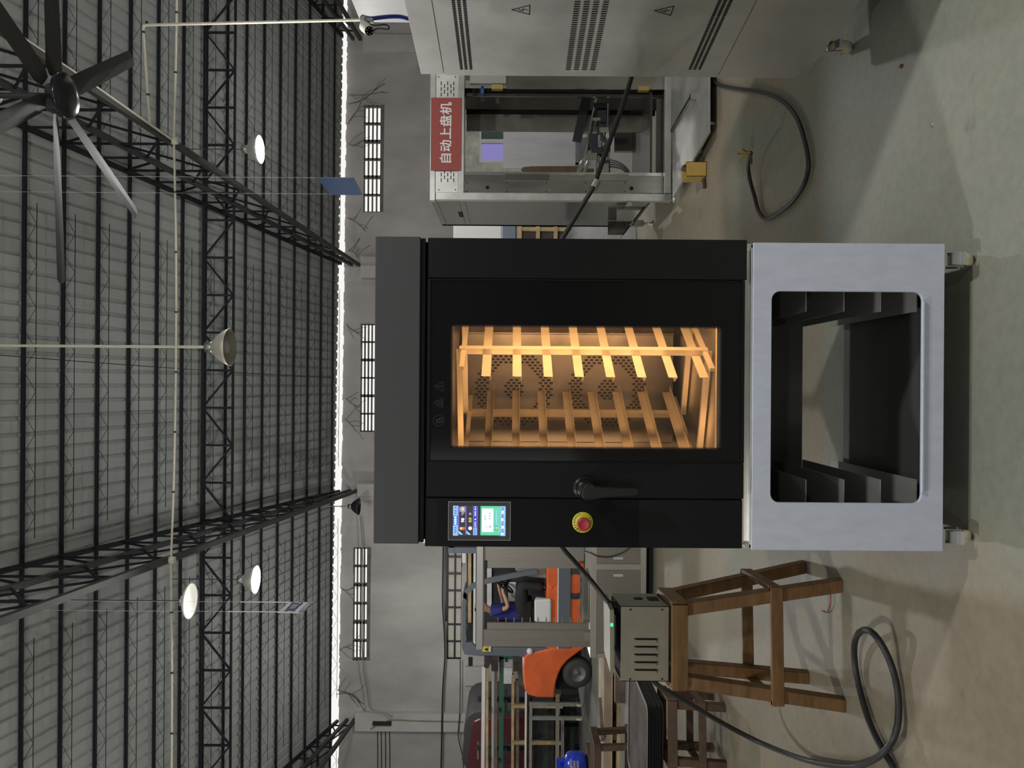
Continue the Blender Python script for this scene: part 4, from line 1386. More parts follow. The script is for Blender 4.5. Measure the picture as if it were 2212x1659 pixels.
for i in range(len(rings) - 1):
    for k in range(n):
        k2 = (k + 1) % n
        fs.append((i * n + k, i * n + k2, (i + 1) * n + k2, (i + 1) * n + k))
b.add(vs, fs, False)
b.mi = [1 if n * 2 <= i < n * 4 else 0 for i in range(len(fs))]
b.build('rim', [M_tray, M_lip_highlight], t0, fix=False)
b = MB()
b.add(rings[0] + rings[-1], [tuple(range(n - 1, -1, -1)), tuple(range(n, 2 * n))], False)
b.build('pan', M_traytop, t0, fix=False)
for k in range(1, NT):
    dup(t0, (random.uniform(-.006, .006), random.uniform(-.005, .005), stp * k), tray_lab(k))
# third stool at the edge of the frame
zz = .70
Yc = 6.9
xa, xb = P(1290, 1598, Yc).x, P(1290, 1740, Yc).x
bots = [(xa + .05, Yc - .2), (xb, Yc - .2), (xb, Yc + .2), (xa + .02, Yc + .22)]
tops = [(xa, Yc - .15), (xb, Yc - .15), (xb, Yc + .15), (xa, Yc + .15)]
make_stool('tall_stool', 'dark wooden stool behind the black trays, near the blue gas cylinder', zz, tops, bots, .35, .05, M_wooddk, None, 3)
# board pile
M_ply = mat('board_edge', (0.34, 0.27, 0.205), 0.7, var=0.35, scale=3, stretch=(1, 1, 20))
yb0 = 9.98
xr = P(1330, 1432, yb0).x
pile_z = .12
xl = xr - 2.9
pal = thing('pallet', 'dark pallet under the pile of pale boards on the floor', 'pallet', ((xr + xl) / 2, yb0 + .5, 0))
b = MB()
for k in range(4):
    xx = xr - .12 - k * .85
    b.box(xx - .05, xx + .05, yb0 + .02, yb0 + .74, .042, .10)
b.build('bearer', M_wooddk, pal)
b = MB()
for k in range(4):
    yy = yb0 + .02 + k * .2
    b.box(xl, xr, yy, yy + .11, .10, .118)
b.box(xl, xr, yb0 + .0, yb0 + .1, 0, .042).box(xl, xr, yb0 + .64, yb0 + .74, 0, .042)
b.build('deck', M_pine, pal)
nb = 5
names = ['pale board, %s of the pile on the pallet behind the trays']
for k in range(nb):
    z0 = .119 + k * .017
    w = random.uniform(-.05, .05)
    b = MB().box(xl + .03 + w, xr - .03 + w, yb0 + .03 + .02 * k, yb0 + .74, z0, z0 + .0155)
    lab = 'topmost' if k == nb - 1 else ('lowest' if k == 0 else ORD[nb - 1 - k] + ' from the top')
    tag(b.build('board', M_ply), 'pale board, %s of the pile on the pallet behind the trays' % lab, 'board', 'boards on the pallet')
ztp = .119 + nb * .017
M_plank = mat('grey_plank', (0.17, 0.13, 0.10), 0.75, var=0.3, scale=7, bump=0.05)
def plank(label, x0, x1, y0, y1, w, h, z, sk=0):
    Y = (H - z) * FPX / ((x0 + x1) / 2 - 1106)
    a, c = P((x0 + x1) / 2, y0, Y), P((x0 + x1) / 2, y1, Y + sk)
    b = MB()
    b.bar((a.x, a.y, z + h / 2), (c.x, c.y, z + h / 2), w, h)
    tag(b.build('plank', M_plank), label, 'plank', 'loose planks by the board pile')
a_, c_ = Fl(1349, 1440), Fl(1349, 1517)
tag(MB().bar((a_.x, a_.y, .062), (c_.x, c_.y + .02, .062), .10, .12).build('plank', M_plank), 'thick grey beam end lying on the floor before the board pile', 'plank', 'loose planks by the board pile')
plank('brown plank lying on the board pile, middle one of three', 1297, 1309, 1511, 1598, .14, .04, ztp, -.35)
plank('brown plank lying on the board pile, beside the blue gas cylinder', 1293, 1303, 1604, 1700, .14, .04, ztp, -.35)

# blue gas cylinder
GYc = 11.25
gc = P(1250, 1662, GYc)
zc0 = .30
sc_ = GYc / FPX
g = thing('gas_cylinder', 'shiny blue gas cylinder with collar, on a wooden block behind the board pile', 'gas cylinder', (gc.x, GYc, zc0 - .3))
M_blue = mat('cylinder_blue', (0.012, 0.045, 0.48), 0.22, coat=.4)
ztp_g = P(1220, 1650, GYc).z
r = 37 * sc_
b = MB().lathe([(0, zc0), (r * .8, zc0 + .01), (r, zc0 + .07), (r, ztp_g - .09), (r * .93, ztp_g - .04), (r * .72, ztp_g - .005), (r * .4, ztp_g + .012), (0, ztp_g + .015)], (gc.x, GYc, 0), 32)
b.build('body', M_blue, g)
b = MB()
zt2 = P(1204, 1650, GYc).z
for k in range(40):
    a0, a1 = 2 * PI * k / 40, 2 * PI * (k + 1) / 40
    gap = (k % 10) in (4, 5, 6)
    r_ = r * .62
    z0 = zt2 - .03 if gap else ztp_g - .02
    b.hexa([(gc.x + r_ * math.cos(a) * q, GYc + r_ * math.sin(a) * q, z0) for a, q in ((a0, 1), (a1, 1), (a1, .95), (a0, .95))],
           [(gc.x + r_ * math.cos(a) * q, GYc + r_ * math.sin(a) * q, zt2) for a, q in ((a0, 1), (a1, 1), (a1, .95), (a0, .95))])
b.build('collar', M_blue, g)
b = MB()
for i in range(3):
    for j in range(5):
        a = -PI / 2 + .5 - i * .0 + j * .09
        z = ztp_g - .09 - i * .05
        b.hexa([(gc.x + r * 1.002 * math.cos(q), GYc + r * 1.002 * math.sin(q), z) for q in (a, a + .05)] + [(gc.x + r * 1.004 * math.cos(q), GYc + r * 1.004 * math.sin(q), z) for q in (a + .05, a)],
               [(gc.x + r * 1.002 * math.cos(q), GYc + r * 1.002 * math.sin(q), z + .03) for q in (a, a + .05)] + [(gc.x + r * 1.004 * math.cos(q), GYc + r * 1.004 * math.sin(q), z + .03) for q in (a + .05, a)])
b.build('printed_marks', mat('print_yellow', (0.55, 0.47, 0.22), 0.5), g)
b = MB().box(gc.x - .3, gc.x + .3, GYc - .2, GYc + .2, 0, zc0)
tag(b.build('wooden_block', M_wooddk), 'dark wooden block under the blue gas cylinder', 'block')

# ================================================================== STAINLESS MACHINE LEFT OF THE OVEN
SY = 7.7
M_sbr = mat('brown_steel', (0.33, 0.305, 0.27), 0.36, 0.75, var=0.08, scale=12, stretch=(8, 1, .2), rvar=.06)
sm = thing('slicing_machine', 'stainless pass-through machine on a drawer base, between the oven and the forklift', 'machine', (P(1300, 1290, SY).x, SY + .3, 0))
YE = 1060
def fs_(name, rects, m, Y=SY, d=.02, bevel=0, parent=sm):
    b = MB()
    for r_ in rects:
        b.fbox(*r_, Y, d)
    return b.build(name, m, parent, bevel=bevel)
fs_('top_rail', [(1029, 1044, YE, 1404)], mat('rail_steel', (0.50, 0.50, 0.48), 0.35, 0.7), SY, .35, .004)
fs_('side_plate', [(1044, 1276, 1361, 1397)], M_sbr, SY + .02, .03)
fs_('pin_plate', [(1052, 1272, 1346, 1361)], M_sbr, SY + .03, .03)
fs_('side_plate', [(1044, 1262, YE, 1211)], M_sbr, SY + .05, .03)
fs_('inner_plate', [(1053, 1250, 1211, 1227)], M_sbr, SY + .06, .03)
b = MB()
for k in range(11):
    x = 1075.5 + 17.4 * k
    p = P(x, 1346, SY + .04)
    q = P(x, 1334, SY + .04)
    b.rod(p, q, .007, 6)
b.build('guide_pin', M_polish, sm)
for x in (1071, 1148, 1226):
    MB().lathe([(0, -.002), (.007, -.002), (.007, 0)], P(x, 1364, SY + .02), 8, 'y').build('screw', M_polish, sm)
fs_('tray_trough', [(1258, 1274, 1242, 1346)], M_polish, SY + .1, .3, .01)
zc_ = P(1276, 1290, SY).z
b = MB()
b.fbox(1276, 1396, YE, 1421, SY, .6)
base = b.build('drawer_base', M_sbr, sm)
b = MB()
for r_ in ((1276, 1289, YE, 1421), (1384, 1396, YE, 1421), (1289, 1384, 1412, 1421), (1289, 1384, 1219, 1231)):
    b.fbox(*r_, SY - .008, .008)
b.build('base_frame', mat('edge_steel', (0.60, 0.57, 0.52), 0.3, 0.8), base)
for k, r_ in enumerate(((1290, 1383, 1232, 1411), (1290, 1383, YE, 1218))):
    d = MB().fbox(*r_, SY - .004, .004).build('cabinet_door', M_sbr, base)
    yy = (1243, 1206)[k]
    h = MB().fbox(1325, 1346, yy - 2.8, yy + 2.8, SY - .008, .004).build('recessed_handle', mat('handle_pale', (0.60, 0.60, 0.58), 0.4, .3), d)
fs_('latch', [(1340, 1350, 1405, 1411)], M_polish, SY - .02, .012)
fs_('plinth', [(1396, 1417, YE, 1400)], M_void, SY + .05, .5)
b = MB()
for y in (1150, 1390):
    b = MB()
    X = P(1400, y, SY).x
    b.box(X - .03, X + .03, SY + .1, SY + .16, 0, P(1417, 1290, SY).z)
    b.box(X - .03, X + .03, SY + .4, SY + .46, 0, P(1417, 1290, SY).z)
    b.build('foot', M_void, sm)
fs_('hinge', [(1262, 1278, 1366, 1384)], M_polish, SY, .02)
w3 = [P(1262, 1190, SY - .02), P(1275, 1194, SY - .03), P(1292, 1202, SY - .03), P(1320, 1203, SY - .03), P(1350, 1192, SY - .03), P(1365, 1178, SY - .02)]
MB().tube(smooth_path(w3, 4), .005, 6).build('thin_lead', M_rubber, sm)
# ================================================================== FORKLIFT AND DRIVER
KY = 13.4
fk = thing('forklift', 'orange forklift with grey overhead guard, standing behind the stainless machine', 'forklift', (P(1284, 1400, KY).x, KY + .5, 0))
M_guard = mat('guard_grey', (0.13, 0.145, 0.17), 0.45, 0.2)
DEP = 1.05
b = MB()
# counterweight and rear body, rounded at the back
prof = [(1137, 1413), (1132, 1420), (1130, 1440), (1130, 1470), (1133, 1490), (1142, 1502), (1160, 1507), (1198, 1508), (1198, 1496), (1201, 1475), (1206, 1458), (1213, 1443), (1225, 1428), (1262, 1400), (1190, 1400)]
b.prism([P(x, y, KY) for x, y in prof], (0, DEP, 0))
b.build('counterweight', M_orange, fk, bevel=.03, seg=2)
b = MB()
b.fbox(1181, 1262, 1218, 1402, KY + .03, DEP - .06)
b.prism([P(x, y, KY + .02) for x, y in ((1181, 1262), (1181, 1222), (1206, 1222), (1206, 1258), (1190, 1275))], (0, DEP - .04, 0))
b.build('chassis', M_orange, fk, bevel=.02, seg=2)
b = MB().fbox(1206, 1233, 1222, 1402, KY + .005, .03)
b.build('side_step', M_guard, fk, bevel=.008)
b = MB().fbox(1204.5, 1206.5, 1222, 1402, KY, .04)
b.build('step_edge', M_white, fk)
for (x, y, r) in ((1247.5, 1457, 37), (1243, 1262, 41)):
    c = P(x, y, KY)
    r = c.z if r else 0
    t = MB().lathe([(r * .55, 0), (r * .86, .0), (r, .05), (r, .20), (r * .86, .25), (r * .5, .25)], (c.x, KY + .02, c.z), 36, 'y')
    w = t.build('tyre', mat('tyre', (0.040, 0.040, 0.038), 0.75, bump=.1, scale=30), fk)
    m = MB().lathe([(0, .05), (r * .12, .045), (r * .16, .07), (r * .34, .075), (r * .44, .035), (r * .56, .02)], (c.x, KY + .02, c.z), 28, 'y')
    m.build('wheel_hub', mat('hub_grey', (0.17, 0.165, 0.155), 0.5, .3), w)
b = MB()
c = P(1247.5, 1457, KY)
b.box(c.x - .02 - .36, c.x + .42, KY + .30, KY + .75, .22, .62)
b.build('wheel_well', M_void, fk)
# overhead guard
g = MB()
for dy in (0.04, DEP - .1):
    g.prism([P(x, y, KY + dy) for x, y in ((998, 1400), (998, 1300), (1003, 1278), (1009, 1284), (1006, 1302), (1006, 1388), (1020, 1388), (1030, 1400), (1044, 1404), (1044, 1418), (1004, 1414))], (0, .06, 0))
    g.prism([P(x, y, KY + dy) for x, y in ((1000, 1290), (1004, 1276), (1018, 1262), (1040, 1253), (1075, 1245), (1130, 1234), (1160, 1230), (1160, 1240), (1130, 1245), (1076, 1256), (1042, 1264), (1022, 1273), (1010, 1284), (1007, 1296))], (0, .06, 0))
for y in (1290, 1315, 1340, 1365, 1390):
    a = P(1001, y, KY)
    g.box(a.x - .015, a.x + .015, KY + .06, KY + DEP - .06, a.z - .02, a.z + .02)
g.build('overhead_guard', M_guard, fk)
for dy in (0.02, DEP - .1):
    g = MB()
    g.prism([P(x, y, KY + dy) for x, y in ((1040, 1404), (1040, 1416), (1120, 1418), (1150, 1421), (1193, 1422), (1193, 1400), (1056, 1399))], (0, .07, 0))
    g.build('rear_pillar', M_guard, fk, bevel=.006)
c = P(1144.5, 1407.5, KY)
m = MB().lathe([(0, -.05), (.03, -.05), (.05, -.035), (.056, 0), (.056, .02)], (c.x, KY + .02, c.z), 20, 'y')
m.build('work_lamp', mat('lamp_glass', (0.70, 0.71, 0.68), 0.2), fk)
m = MB()
m.fbox(1042, 1056, 1397, 1408, KY - .01, .02)
m.m = 1
m.add([P(1054, 1403, KY - .0115) + Vector(v) for v in ((-.035, 0, .00), (.035, 0, .00), (0, 0, .07))], [(0, 1, 2)], False)
m.m = 2
m.fbox(1057, 1060, 1397, 1408, KY - .01, .02)
m.build('warning_sticker', [mat('sticker_yellow', (0.62, 0.54, 0.03), 0.5), M_void, M_white], fk)
# seat, steering, mast
b = MB().fbox(1128, 1150, 1300, 1362, KY + .28, .46)
b.build('seat', M_void, fk, bevel=.03, seg=2)
b = MB().prism([P(x, y, KY + .28) for x, y in ((1072, 1368), (1070, 1356), (1128, 1346), (1136, 1362))], (0, .46, 0))
b.build('seat_back', M_void, fk, bevel=.02, seg=2)
sw = P(1090, 1266, KY + .5)
b = MB()
ax = Vector((.82, 0, -.57))
u_ = Vector((0, 1, 0)); w_ = ax.cross(u_)
b.tube([sw + (u_ * math.cos(a) + w_ * math.sin(a)) * .18 for a in [2 * PI * k / 24 for k in range(25)]], .016, 8, False)
b.rod(sw, sw + ax * .5, .03, 8)
for a in (0, 2.1, 4.2):
    b.rod(sw, sw + (u_ * math.cos(a) + w_ * math.sin(a)) * .18, .012, 6)
b.build('steering_wheel', M_void, fk)
b = MB().prism([P(x, y, KY + .2) for x, y in ((1112, 1232), (1118, 1222), (1182, 1222), (1182, 1250), (1140, 1246))], (0, .65, 0))
b.build('dashboard', mat('dash_grey', (0.20, 0.20, 0.195), 0.6), fk, bevel=.02)
b = MB()
for dy in (.15, .75):
    b.box(P(1100, 1200, KY).x, P(1100, 1188, KY).x, KY + dy, KY + dy + .12, .08, 2.55)
b.box(P(1100, 1200, KY).x, P(1100, 1188, KY).x, KY + .145, KY + .875, 2.45, 2.555).box(P(1100, 1200, KY).x, P(1100, 1188, KY).x, KY + .145, KY + .875, 1.2, 1.3)
b.build('mast', M_guard, fk)
b = MB().fbox(1098, 1115, 1258, 1300, KY + .75, .03)
tag_ = b.build('back_plate', M_white, fk, bevel=.01)
# white sack of goods by the driver's feet
b = MB().hexa([P(1191, 1344, KY - .02), P(1191, 1293, KY - .02), P(1191, 1293, KY + .25), P(1191, 1344, KY + .25)], [P(1154, 1344, KY), P(1154, 1296, KY), P(1157, 1288, KY + .22), P(1157, 1340, KY + .22)])
o = b.build('battery_cover', mat('cover_white', (0.66, 0.66, 0.65), 0.6, bump=.1, scale=8), fk, bevel=.03, seg=2)

# driver: continuous body grown over a jointed skeleton
def skin(name, verts, edges, root, m, parent, lv=2):
    bm = bmesh.new()
    lay = bm.verts.layers.skin.verify()
    pl = wloc(parent)
    vv = []
    for (p, r) in verts:
        v = bm.verts.new(Vector(p) - pl)
        rr = r if isinstance(r, tuple) else (r, r)
        v[lay].radius = rr
        vv.append(v)
    vv[root][lay].use_root = True
    for a, c in edges:
        bm.edges.new((vv[a], vv[c]))
    me = bpy.data.meshes.new(name)
    bm.to_mesh(me)
    bm.free()
    o = bpy.data.objects.new(name, me)
    COL.objects.link(o)
    o.modifiers.new('skin', 'SKIN').use_smooth_shade = True
    s_ = o.modifiers.new('sub', 'SUBSURF')
    s_.levels = s_.render_levels = lv
    dg = bpy.context.evaluated_depsgraph_get()
    nm = bpy.data.meshes.new_from_object(o.evaluated_get(dg))
    nm.materials.clear()
    nm.materials.append(m)
    o.modifiers.clear()
    o.data = nm
    o.parent = parent
    return o
PY = KY + .50
per = thing('person', 'person in blue shirt and dark trousers seated on the forklift, hands on the wheel', 'person', P(1124, 1330, PY))
def q(x, y, d=0): return P(x, y, PY + d)
M_skin = mat('skin', (0.46, 0.27, 0.18), 0.55)
bv = [(q(1124, 1328), (.09, .08)), (q(1100, 1325), (.10, .08)), (q(1075, 1321), (.12, .09)), (q(1062, 1319), .065), (q(1053, 1315), .055), (q(1044, 1311), .075), (q(1035, 1309), .085), (q(1025, 1310), .065), (q(1041, 1302), .045)]
be = [(0, 1), (1, 2), (2, 3), (3, 4), (4, 5), (5, 6), (6, 7), (5, 8)]
arm_ends = []
for s_ in (-1, 1):
    n0 = len(bv)
    if s_ < 0:
        ch = [(q(1067, 1321, -.16), .060), (q(1083, 1318, -.22), .050), (q(1098, 1311, -.24), .045), (q(1093, 1295, -.20), .038), (q(1087, 1280, -.14), .028)]
        hand = [(q(1086, 1276, -.13), .030), (q(1085, 1271, -.12), .026)]
    else:
        ch = [(q(1067, 1321, .16), .060), (q(1080, 1312, .22), .050), (q(1088, 1300, .24), .045), (q(1082, 1282, .20), .038), (q(1077, 1266, .14), .028)]
        hand = [(q(1077, 1262, .13), .030), (q(1077, 1257, .12), .026)]
    bv += ch + hand
    be += [(2, n0)] + [(n0 + i, n0 + i + 1) for i in range(len(ch) + 1)]
    root_h = n0 + len(ch) + 1
    wr = Vector(hand[1][0])
    for k in range(4):
        off = Vector((.0, .0, 0)) + Vector((0, (k - 1.5) * .017, .004 * (1.5 - abs(k - 1.5))))
        L = (.9, 1.0, .95, .75)[k]
        p1, p2, p3 = wr + off + Vector((.030 * L, 0, .004)), wr + off + Vector((.055 * L, 0, -.012)), wr + off + Vector((.058 * L, 0, -.036 * L))
        i0 = len(bv)
        bv += [(p1, .0095), (p2, .0085), (p3, .008)]
        be += [(root_h, i0), (i0, i0 + 1), (i0 + 1, i0 + 2)]
    i0 = len(bv)
    th_ = Vector(hand[0][0])
    bv += [(th_ + Vector((.012, -.030 * s_ * -1, -.012)), .011), (th_ + Vector((.038, -.036 * s_ * -1, -.024)), .009)]
    be += [(root_h - 1, i0), (i0, i0 + 1)]
for s_ in (-1, 1):
    n0 = len(bv)
    d = .10 * s_
    fx = 0 if s_ < 0 else 4
    bv += [(q(1127, 1322, d), .085), (q(1124, 1296, d * 1.4), .075), (q(1123 + fx, 1262, d * 1.6), .058), (q(1150 + fx, 1266, d * 1.5), .052), (q(1176 + fx, 1268, d * 1.5), .038), (q(1182 + fx, 1264, d * 1.5), .038), (q(1184 + fx, 1246, d * 1.6), .028)]
    be += [(0, n0)] + [(n0 + i, n0 + i + 1) for i in range(6)]
skin('body', bv, be, 0, M_skin, per)
M_shirt = mat('shirt_blue', (0.018, 0.022, 0.16), 0.8, var=.2, scale=9)
sv = [(q(1138, 1328), (.19, .16)), (q(1120, 1326), (.19, .165)), (q(1100, 1322), (.19, .165)), (q(1076, 1317), (.20, .165)), (q(1060, 1315), .10)]
se = [(0, 1), (1, 2), (2, 3), (3, 4)]
for d, c in ((-1, [(1068, 1321, -.16), (1081, 1319, -.22), (1088, 1316, -.235)]), (1, [(1068, 1321, .16), (1078, 1313, .22), (1083, 1307, .235)])):
    n0 = len(sv)
    sv += [(q(*c[0]), .082), (q(*c[1]), .070), (q(*c[2]), .066)]
    se += [(3, n0), (n0, n0 + 1), (n0 + 1, n0 + 2)]
skin('shirt', sv, se, 0, M_shirt, per)
M_trs = mat('trousers_dark', (0.016, 0.016, 0.018), 0.85)
tv = [(q(1127, 1332), (.16, .13)), (q(1119, 1330), (.15, .125))]
te = [(0, 1)]
for s_ in (-1, 1):
    n0 = len(tv)
    d = .10 * s_
    fx = 0 if s_ < 0 else 4
    tv += [(q(1128, 1320, d), .14), (q(1126, 1296, d * 1.4), .13), (q(1127 + fx, 1262, d * 1.6), .115), (q(1150 + fx, 1266, d * 1.5), .10), (q(1176 + fx, 1268, d * 1.5), .09)]
    te += [(0, n0)] + [(n0 + i, n0 + i + 1) for i in range(4)]
skin('trousers', tv, te, 0, M_trs, per)
for s_ in (-1, 1):
    fx = 0 if s_ < 0 else 4
    d = .10 * s_ * 1.5
    skin('shoe', [(q(1180 + fx, 1272, d), .075), (q(1182 + fx, 1258, d), .07), (q(1184 + fx, 1240, d), .055)], [(0, 1), (1, 2)], 0, M_void, per, 1)
skin('hair', [(q(1026, 1311), .082), (q(1034, 1315), .080), (q(1043, 1317), .055)], [(0, 1), (1, 2)], 0, M_void, per)
b = MB()
for d in (-.032, .032):
    b.lathe([(0, -.010), (.008, -.006), (.011, 0), (.008, .006), (0, .010)], q(1036, 1299.3, d), 10, 'x')
b.build('eyes', M_white, per)
b = MB().lathe([(0, -.02), (.012, -.012), (.018, 0), (.010, .014), (0, .018)], q(1039, 1298.2), 10, 'z')
b.build('nose', M_skin, per)
b = MB()
for d in (-.085, .085):
    b.lathe([(0, -.03), (.014, -.02), (.018, 0), (.014, .022), (0, .03)], q(1038, 1311, d), 10, 'z')
b.build('ears', M_skin, per)

# ================================================================== STORAGE ALONG THE LEFT
RY = 15.6
rk = thing('storage_rack', 'dark steel rack holding long beams and timbers, past the forklift', 'rack', (P(1255, 1600, RY).x, RY + .5, 0))
for y in (1424, 1532, 1640, 1745):
    b = MB()
    a = P(1150, y, RY)
    b.box(a.x - .05, a.x + .05, RY + .45, RY + .55, 0, 2.12)
    b.box(a.x - .15, a.x + .15, RY - .1, RY + 1.0, 0, .08)
    b.build('upright', M_dkmetal, rk)
b = MB()
ARMZ = []
for x in (1055.5, 1076.5, 1090, 1141, 1196):
    z = P(x, 1560, RY).z
    for y in (1424, 1532, 1640, 1745):
        a = P(1150, y, RY)
        b.box(a.x - .03, a.x + .03, RY - .08, RY + .95, z - .05, z)
b.build('arm', M_dkmetal, rk)
def beam(name, label, cat, x0, x1, y0, y1, m, Y=RY - .02, d=.08, tilt=0, grp=None):
    a, c = P((x0 + x1) / 2 , y0, Y), P((x0 + x1) / 2 + tilt, y1, Y)
    h = (x1 - x0) * Y / FPX
    b = MB().bar((a.x, a.y + d / 2, a.z), (c.x, c.y + d / 2, c.z), d, h)
    tag(b.build(name, m), label, cat, grp)
GB = 'long beams on the storage rack'
beam('metal_beam', 'white metal beam lying uppermost on the storage rack', 'beam', 1041, 1048.5, 1440, 1770, M_white, RY - .02, .1, -3, GB)
beam('timber', 'pale yellow timber directly under the white beam on the rack', 'timber', 1049, 1055, 1440, 1770, M_pine, RY, .1, -.5, GB)
beam('metal_tube', 'pale grey tube on the second tier of the rack', 'tube', 1062, 1067.5, 1448, 1770, mat('tube_grey', (.50, .50, .47), .4, .3), RY, .06, -1, GB)
beam('timber', 'brown weathered timber beside the pale grey tube', 'timber', 1068, 1074, 1448, 1770, M_plank, RY, .1, 0, GB)
M_green = mat('beam_green', (0.028, 0.12, 0.075), 0.5)
gr = thing('green_beam', 'dark green steel beam with an upright end piece, on the storage rack', 'beam', P(1083, 1560, RY), GB)
b = MB().fbox(1077.5, 1087.5, 1420, 1770, RY - .03, .12)
b.build('beam', M_green, gr)
b = MB().fbox(1078, 1110, 1411, 1424, RY - .03, .12)
b.build('end_piece', M_green, gr)
beam('timber', 'pale split timber under the green beam, near the forklift tail', 'timber', 1105, 1111, 1458, 1770, M_pine, RY - .05, .1, -1.5, GB)
beam('timber', 'dark weathered timber just under the pale split timber', 'timber', 1114, 1121, 1470, 1770, M_plank, RY, .1, 0, GB)
cr = thing('timber_crate', 'pale timber crate frame standing on the lowest tier of the rack', 'crate', P(1140, 1600, RY))
for y in (1523, 1602):
    b = MB().fbox(1106, 1216, y, y + 7, RY - .09, .06)
    b.build('upright', M_pine, cr)
for x in (1136, 1200):
    b = MB().fbox(x, x + 8, 1502, 1700, RY - .07, .07)
    b.build('rail', M_pine, cr)
b = MB()
for r_ in ((1150, 1196, 1516, 1598, 0), (1152, 1196, 1610, 1690, 0), (1212, 1250, 1500, 1560, .2), (1214, 1250, 1570, 1690, .2)):
    b.fbox(*r_[:4], RY + .15 + r_[4], .5)
b.build('dark_goods', mat('goods_dark', (0.030, 0.036, 0.034), 0.6, var=.5, scale=4), cr)
beam('pipe', 'thin white pipe along the front of the timber frame', 'pipe', 1134, 1138, 1494, 1770, M_white, RY - .2, .04, -2)
beam('pipe', 'thin black pipe just under the thin white pipe', 'pipe', 1139, 1142.5, 1500, 1770, M_void, RY - .2, .04, -2)
beam('metal_tube', 'grey square tube low on the rack under the timber frame', 'tube', 1212, 1218.5, 1556, 1770, M_grey, RY - .2, .08, 0, GB)
# wheeled metal frame cart
CYc = 15.0
ct = thing('frame_cart', 'bare grey tube frame cart on casters in front of the storage rack', 'cart', (P(1250, 1540, CYc).x, CYc + .3, 0))
b = MB()
for dy in (0, .7):
    b.fbox(1143, 1249, 1518, 1526, CYc + dy, .05).fbox(1143, 1249, 1548, 1556, CYc + dy, .05)
    b.fbox(1143, 1149, 1518, 1770, CYc + dy - .006, .062).fbox(1200, 1206, 1526, 1770, CYc + dy - .006, .062)
b.build('tube_frame', mat('cart_tube', (0.34, 0.34, 0.31), 0.45, 0.5, var=.2, scale=8), ct)
for y in (1522, 1552):
    for dy in (.02, .70):
        p = P(1250, y, CYc + dy)
        caster(ct, p.x, CYc + dy, P(1249, y, CYc).z, .07, .04)
# covered goods behind the forklift
b = MB().fbox(1008, 1262, 1150, 1400, RY - .2, 1.1)
tag(b.build('covered_goods', mat('cover_dark', (0.032, 0.030, 0.034), 0.85, var=.5, scale=3)), 'dark covered stack of goods behind the forklift driver', 'goods')
beam('timber', 'pale timber on the dark covered goods, behind the overhead guard', 'timber', 1011, 1018, 1160, 1345, M_pine, RY - .30, .1, 0)
beam('metal_tube', 'white tube on the dark covered goods, just under the pale timber', 'tube', 1023, 1028, 1160, 1392, M_white, RY - .26, .06, -1)
beam('metal_beam', 'short white beam end at the top of the covered goods by the oven', 'beam', 998, 1006, 1160, 1216, M_white, RY - .28, .08, 0)
beam('board', 'white upright board behind the forklift steering wheel', 'board', 1052, 1062, 1228, 1312, M_white, RY - .25, .05, 0)
# hanging wrap and papers round the forklift tail
def sheet(name, label, cat, x0, x1, y0, y1, Y, m, d=.012):
    b = MB().fbox(x0, x1, y0, y1, Y, d)
    return tag(b.build(name, m), label, cat)
M_paper = mat('paper_white', (0.66, 0.68, 0.70), 0.7, var=.06, scale=5)
sheet('paper_sheet', 'pale blue white sheet fixed to the rack beside the forklift tail', 'sheet', 1088, 1106, 1443, 1477, RY - .04, M_paper)
sheet('paper_sheet', 'small white paper at the rack end, above the green beam', 'sheet', 1056, 1065, 1408, 1432, RY - .04, M_paper)
sheet('paper_sheet', 'grey white paper between green end piece and forklift', 'sheet', 1092, 1105, 1426, 1440, RY - .04, mat('paper_grey', (.5, .5, .48), .8))
b = MB()
b.prism([P(x, y, RY - .15) for x, y in ((1046, 1409), (1046, 1442), (1055, 1444), (1060, 1432), (1062, 1450), (1076, 1450), (1077, 1410))], (0, .08, 0))
tag(b.build('dark_sacking', mat('sacking', (0.06, 0.05, 0.045), 0.9, var=.4, scale=9)), 'dark sacking bunched over the rack end by the forklift', 'cloth')
b = MB()
b.prism([P(x, y, RY - .15) for x, y in ((1108, 1413), (1108, 1452), (1117, 1450), (1122, 1478), (1130, 1484), (1132, 1460), (1128, 1413))], (0, .1, 0))
tag(b.build('brown_sacking', mat('sacking_brown', (0.13, 0.11, 0.09), 0.9, var=.4, scale=9)), 'brown sacking on the rack just behind the forklift tail', 'cloth')
# dark red rounded body behind the rack
VY = 17.4
vn = thing('red_vehicle', 'large dark red rounded vehicle body with charcoal roof edge, behind the rack', 'vehicle', (P(1280, 1650, VY).x, VY + .8, 0))
outer = [(1250, 1533), (1050, 1533), (1040, 1534), (1022, 1538), (1011, 1546), (1005, 1557), (1002, 1575), (1001, 1600), (999, 1625), (997, 1640), (1001, 1652), (1009, 1662), (1010, 1780), (1250, 1780)]
inner = [(1250, 1540), (1060, 1552), (1036, 1553), (1025, 1558), (1018, 1568), (1016, 1600), (1011, 1635), (1011, 1660), (1014, 1675), (1014, 1780), (1250, 1780)]
b = MB().prism([P(x, y, VY + .06) for x, y in outer], (0, 1.7, 0))
b.build('roof_edge', mat('van_trim', (0.055, 0.055, 0.055), 0.6), vn, bevel=.03, seg=2)
b = MB().prism([P(x, y, VY) for x, y in inner], (0, .1, 0))
b.build('red_side', mat('van_red', (0.105, 0.022, 0.028), 0.35), vn, bevel=.02)
b = MB().fbox(1031, 1034, 1603, 1640, VY - .012, .012)
b.build('trim_strip', M_grey, vn)
lift = P(1250, 1650, VY).z
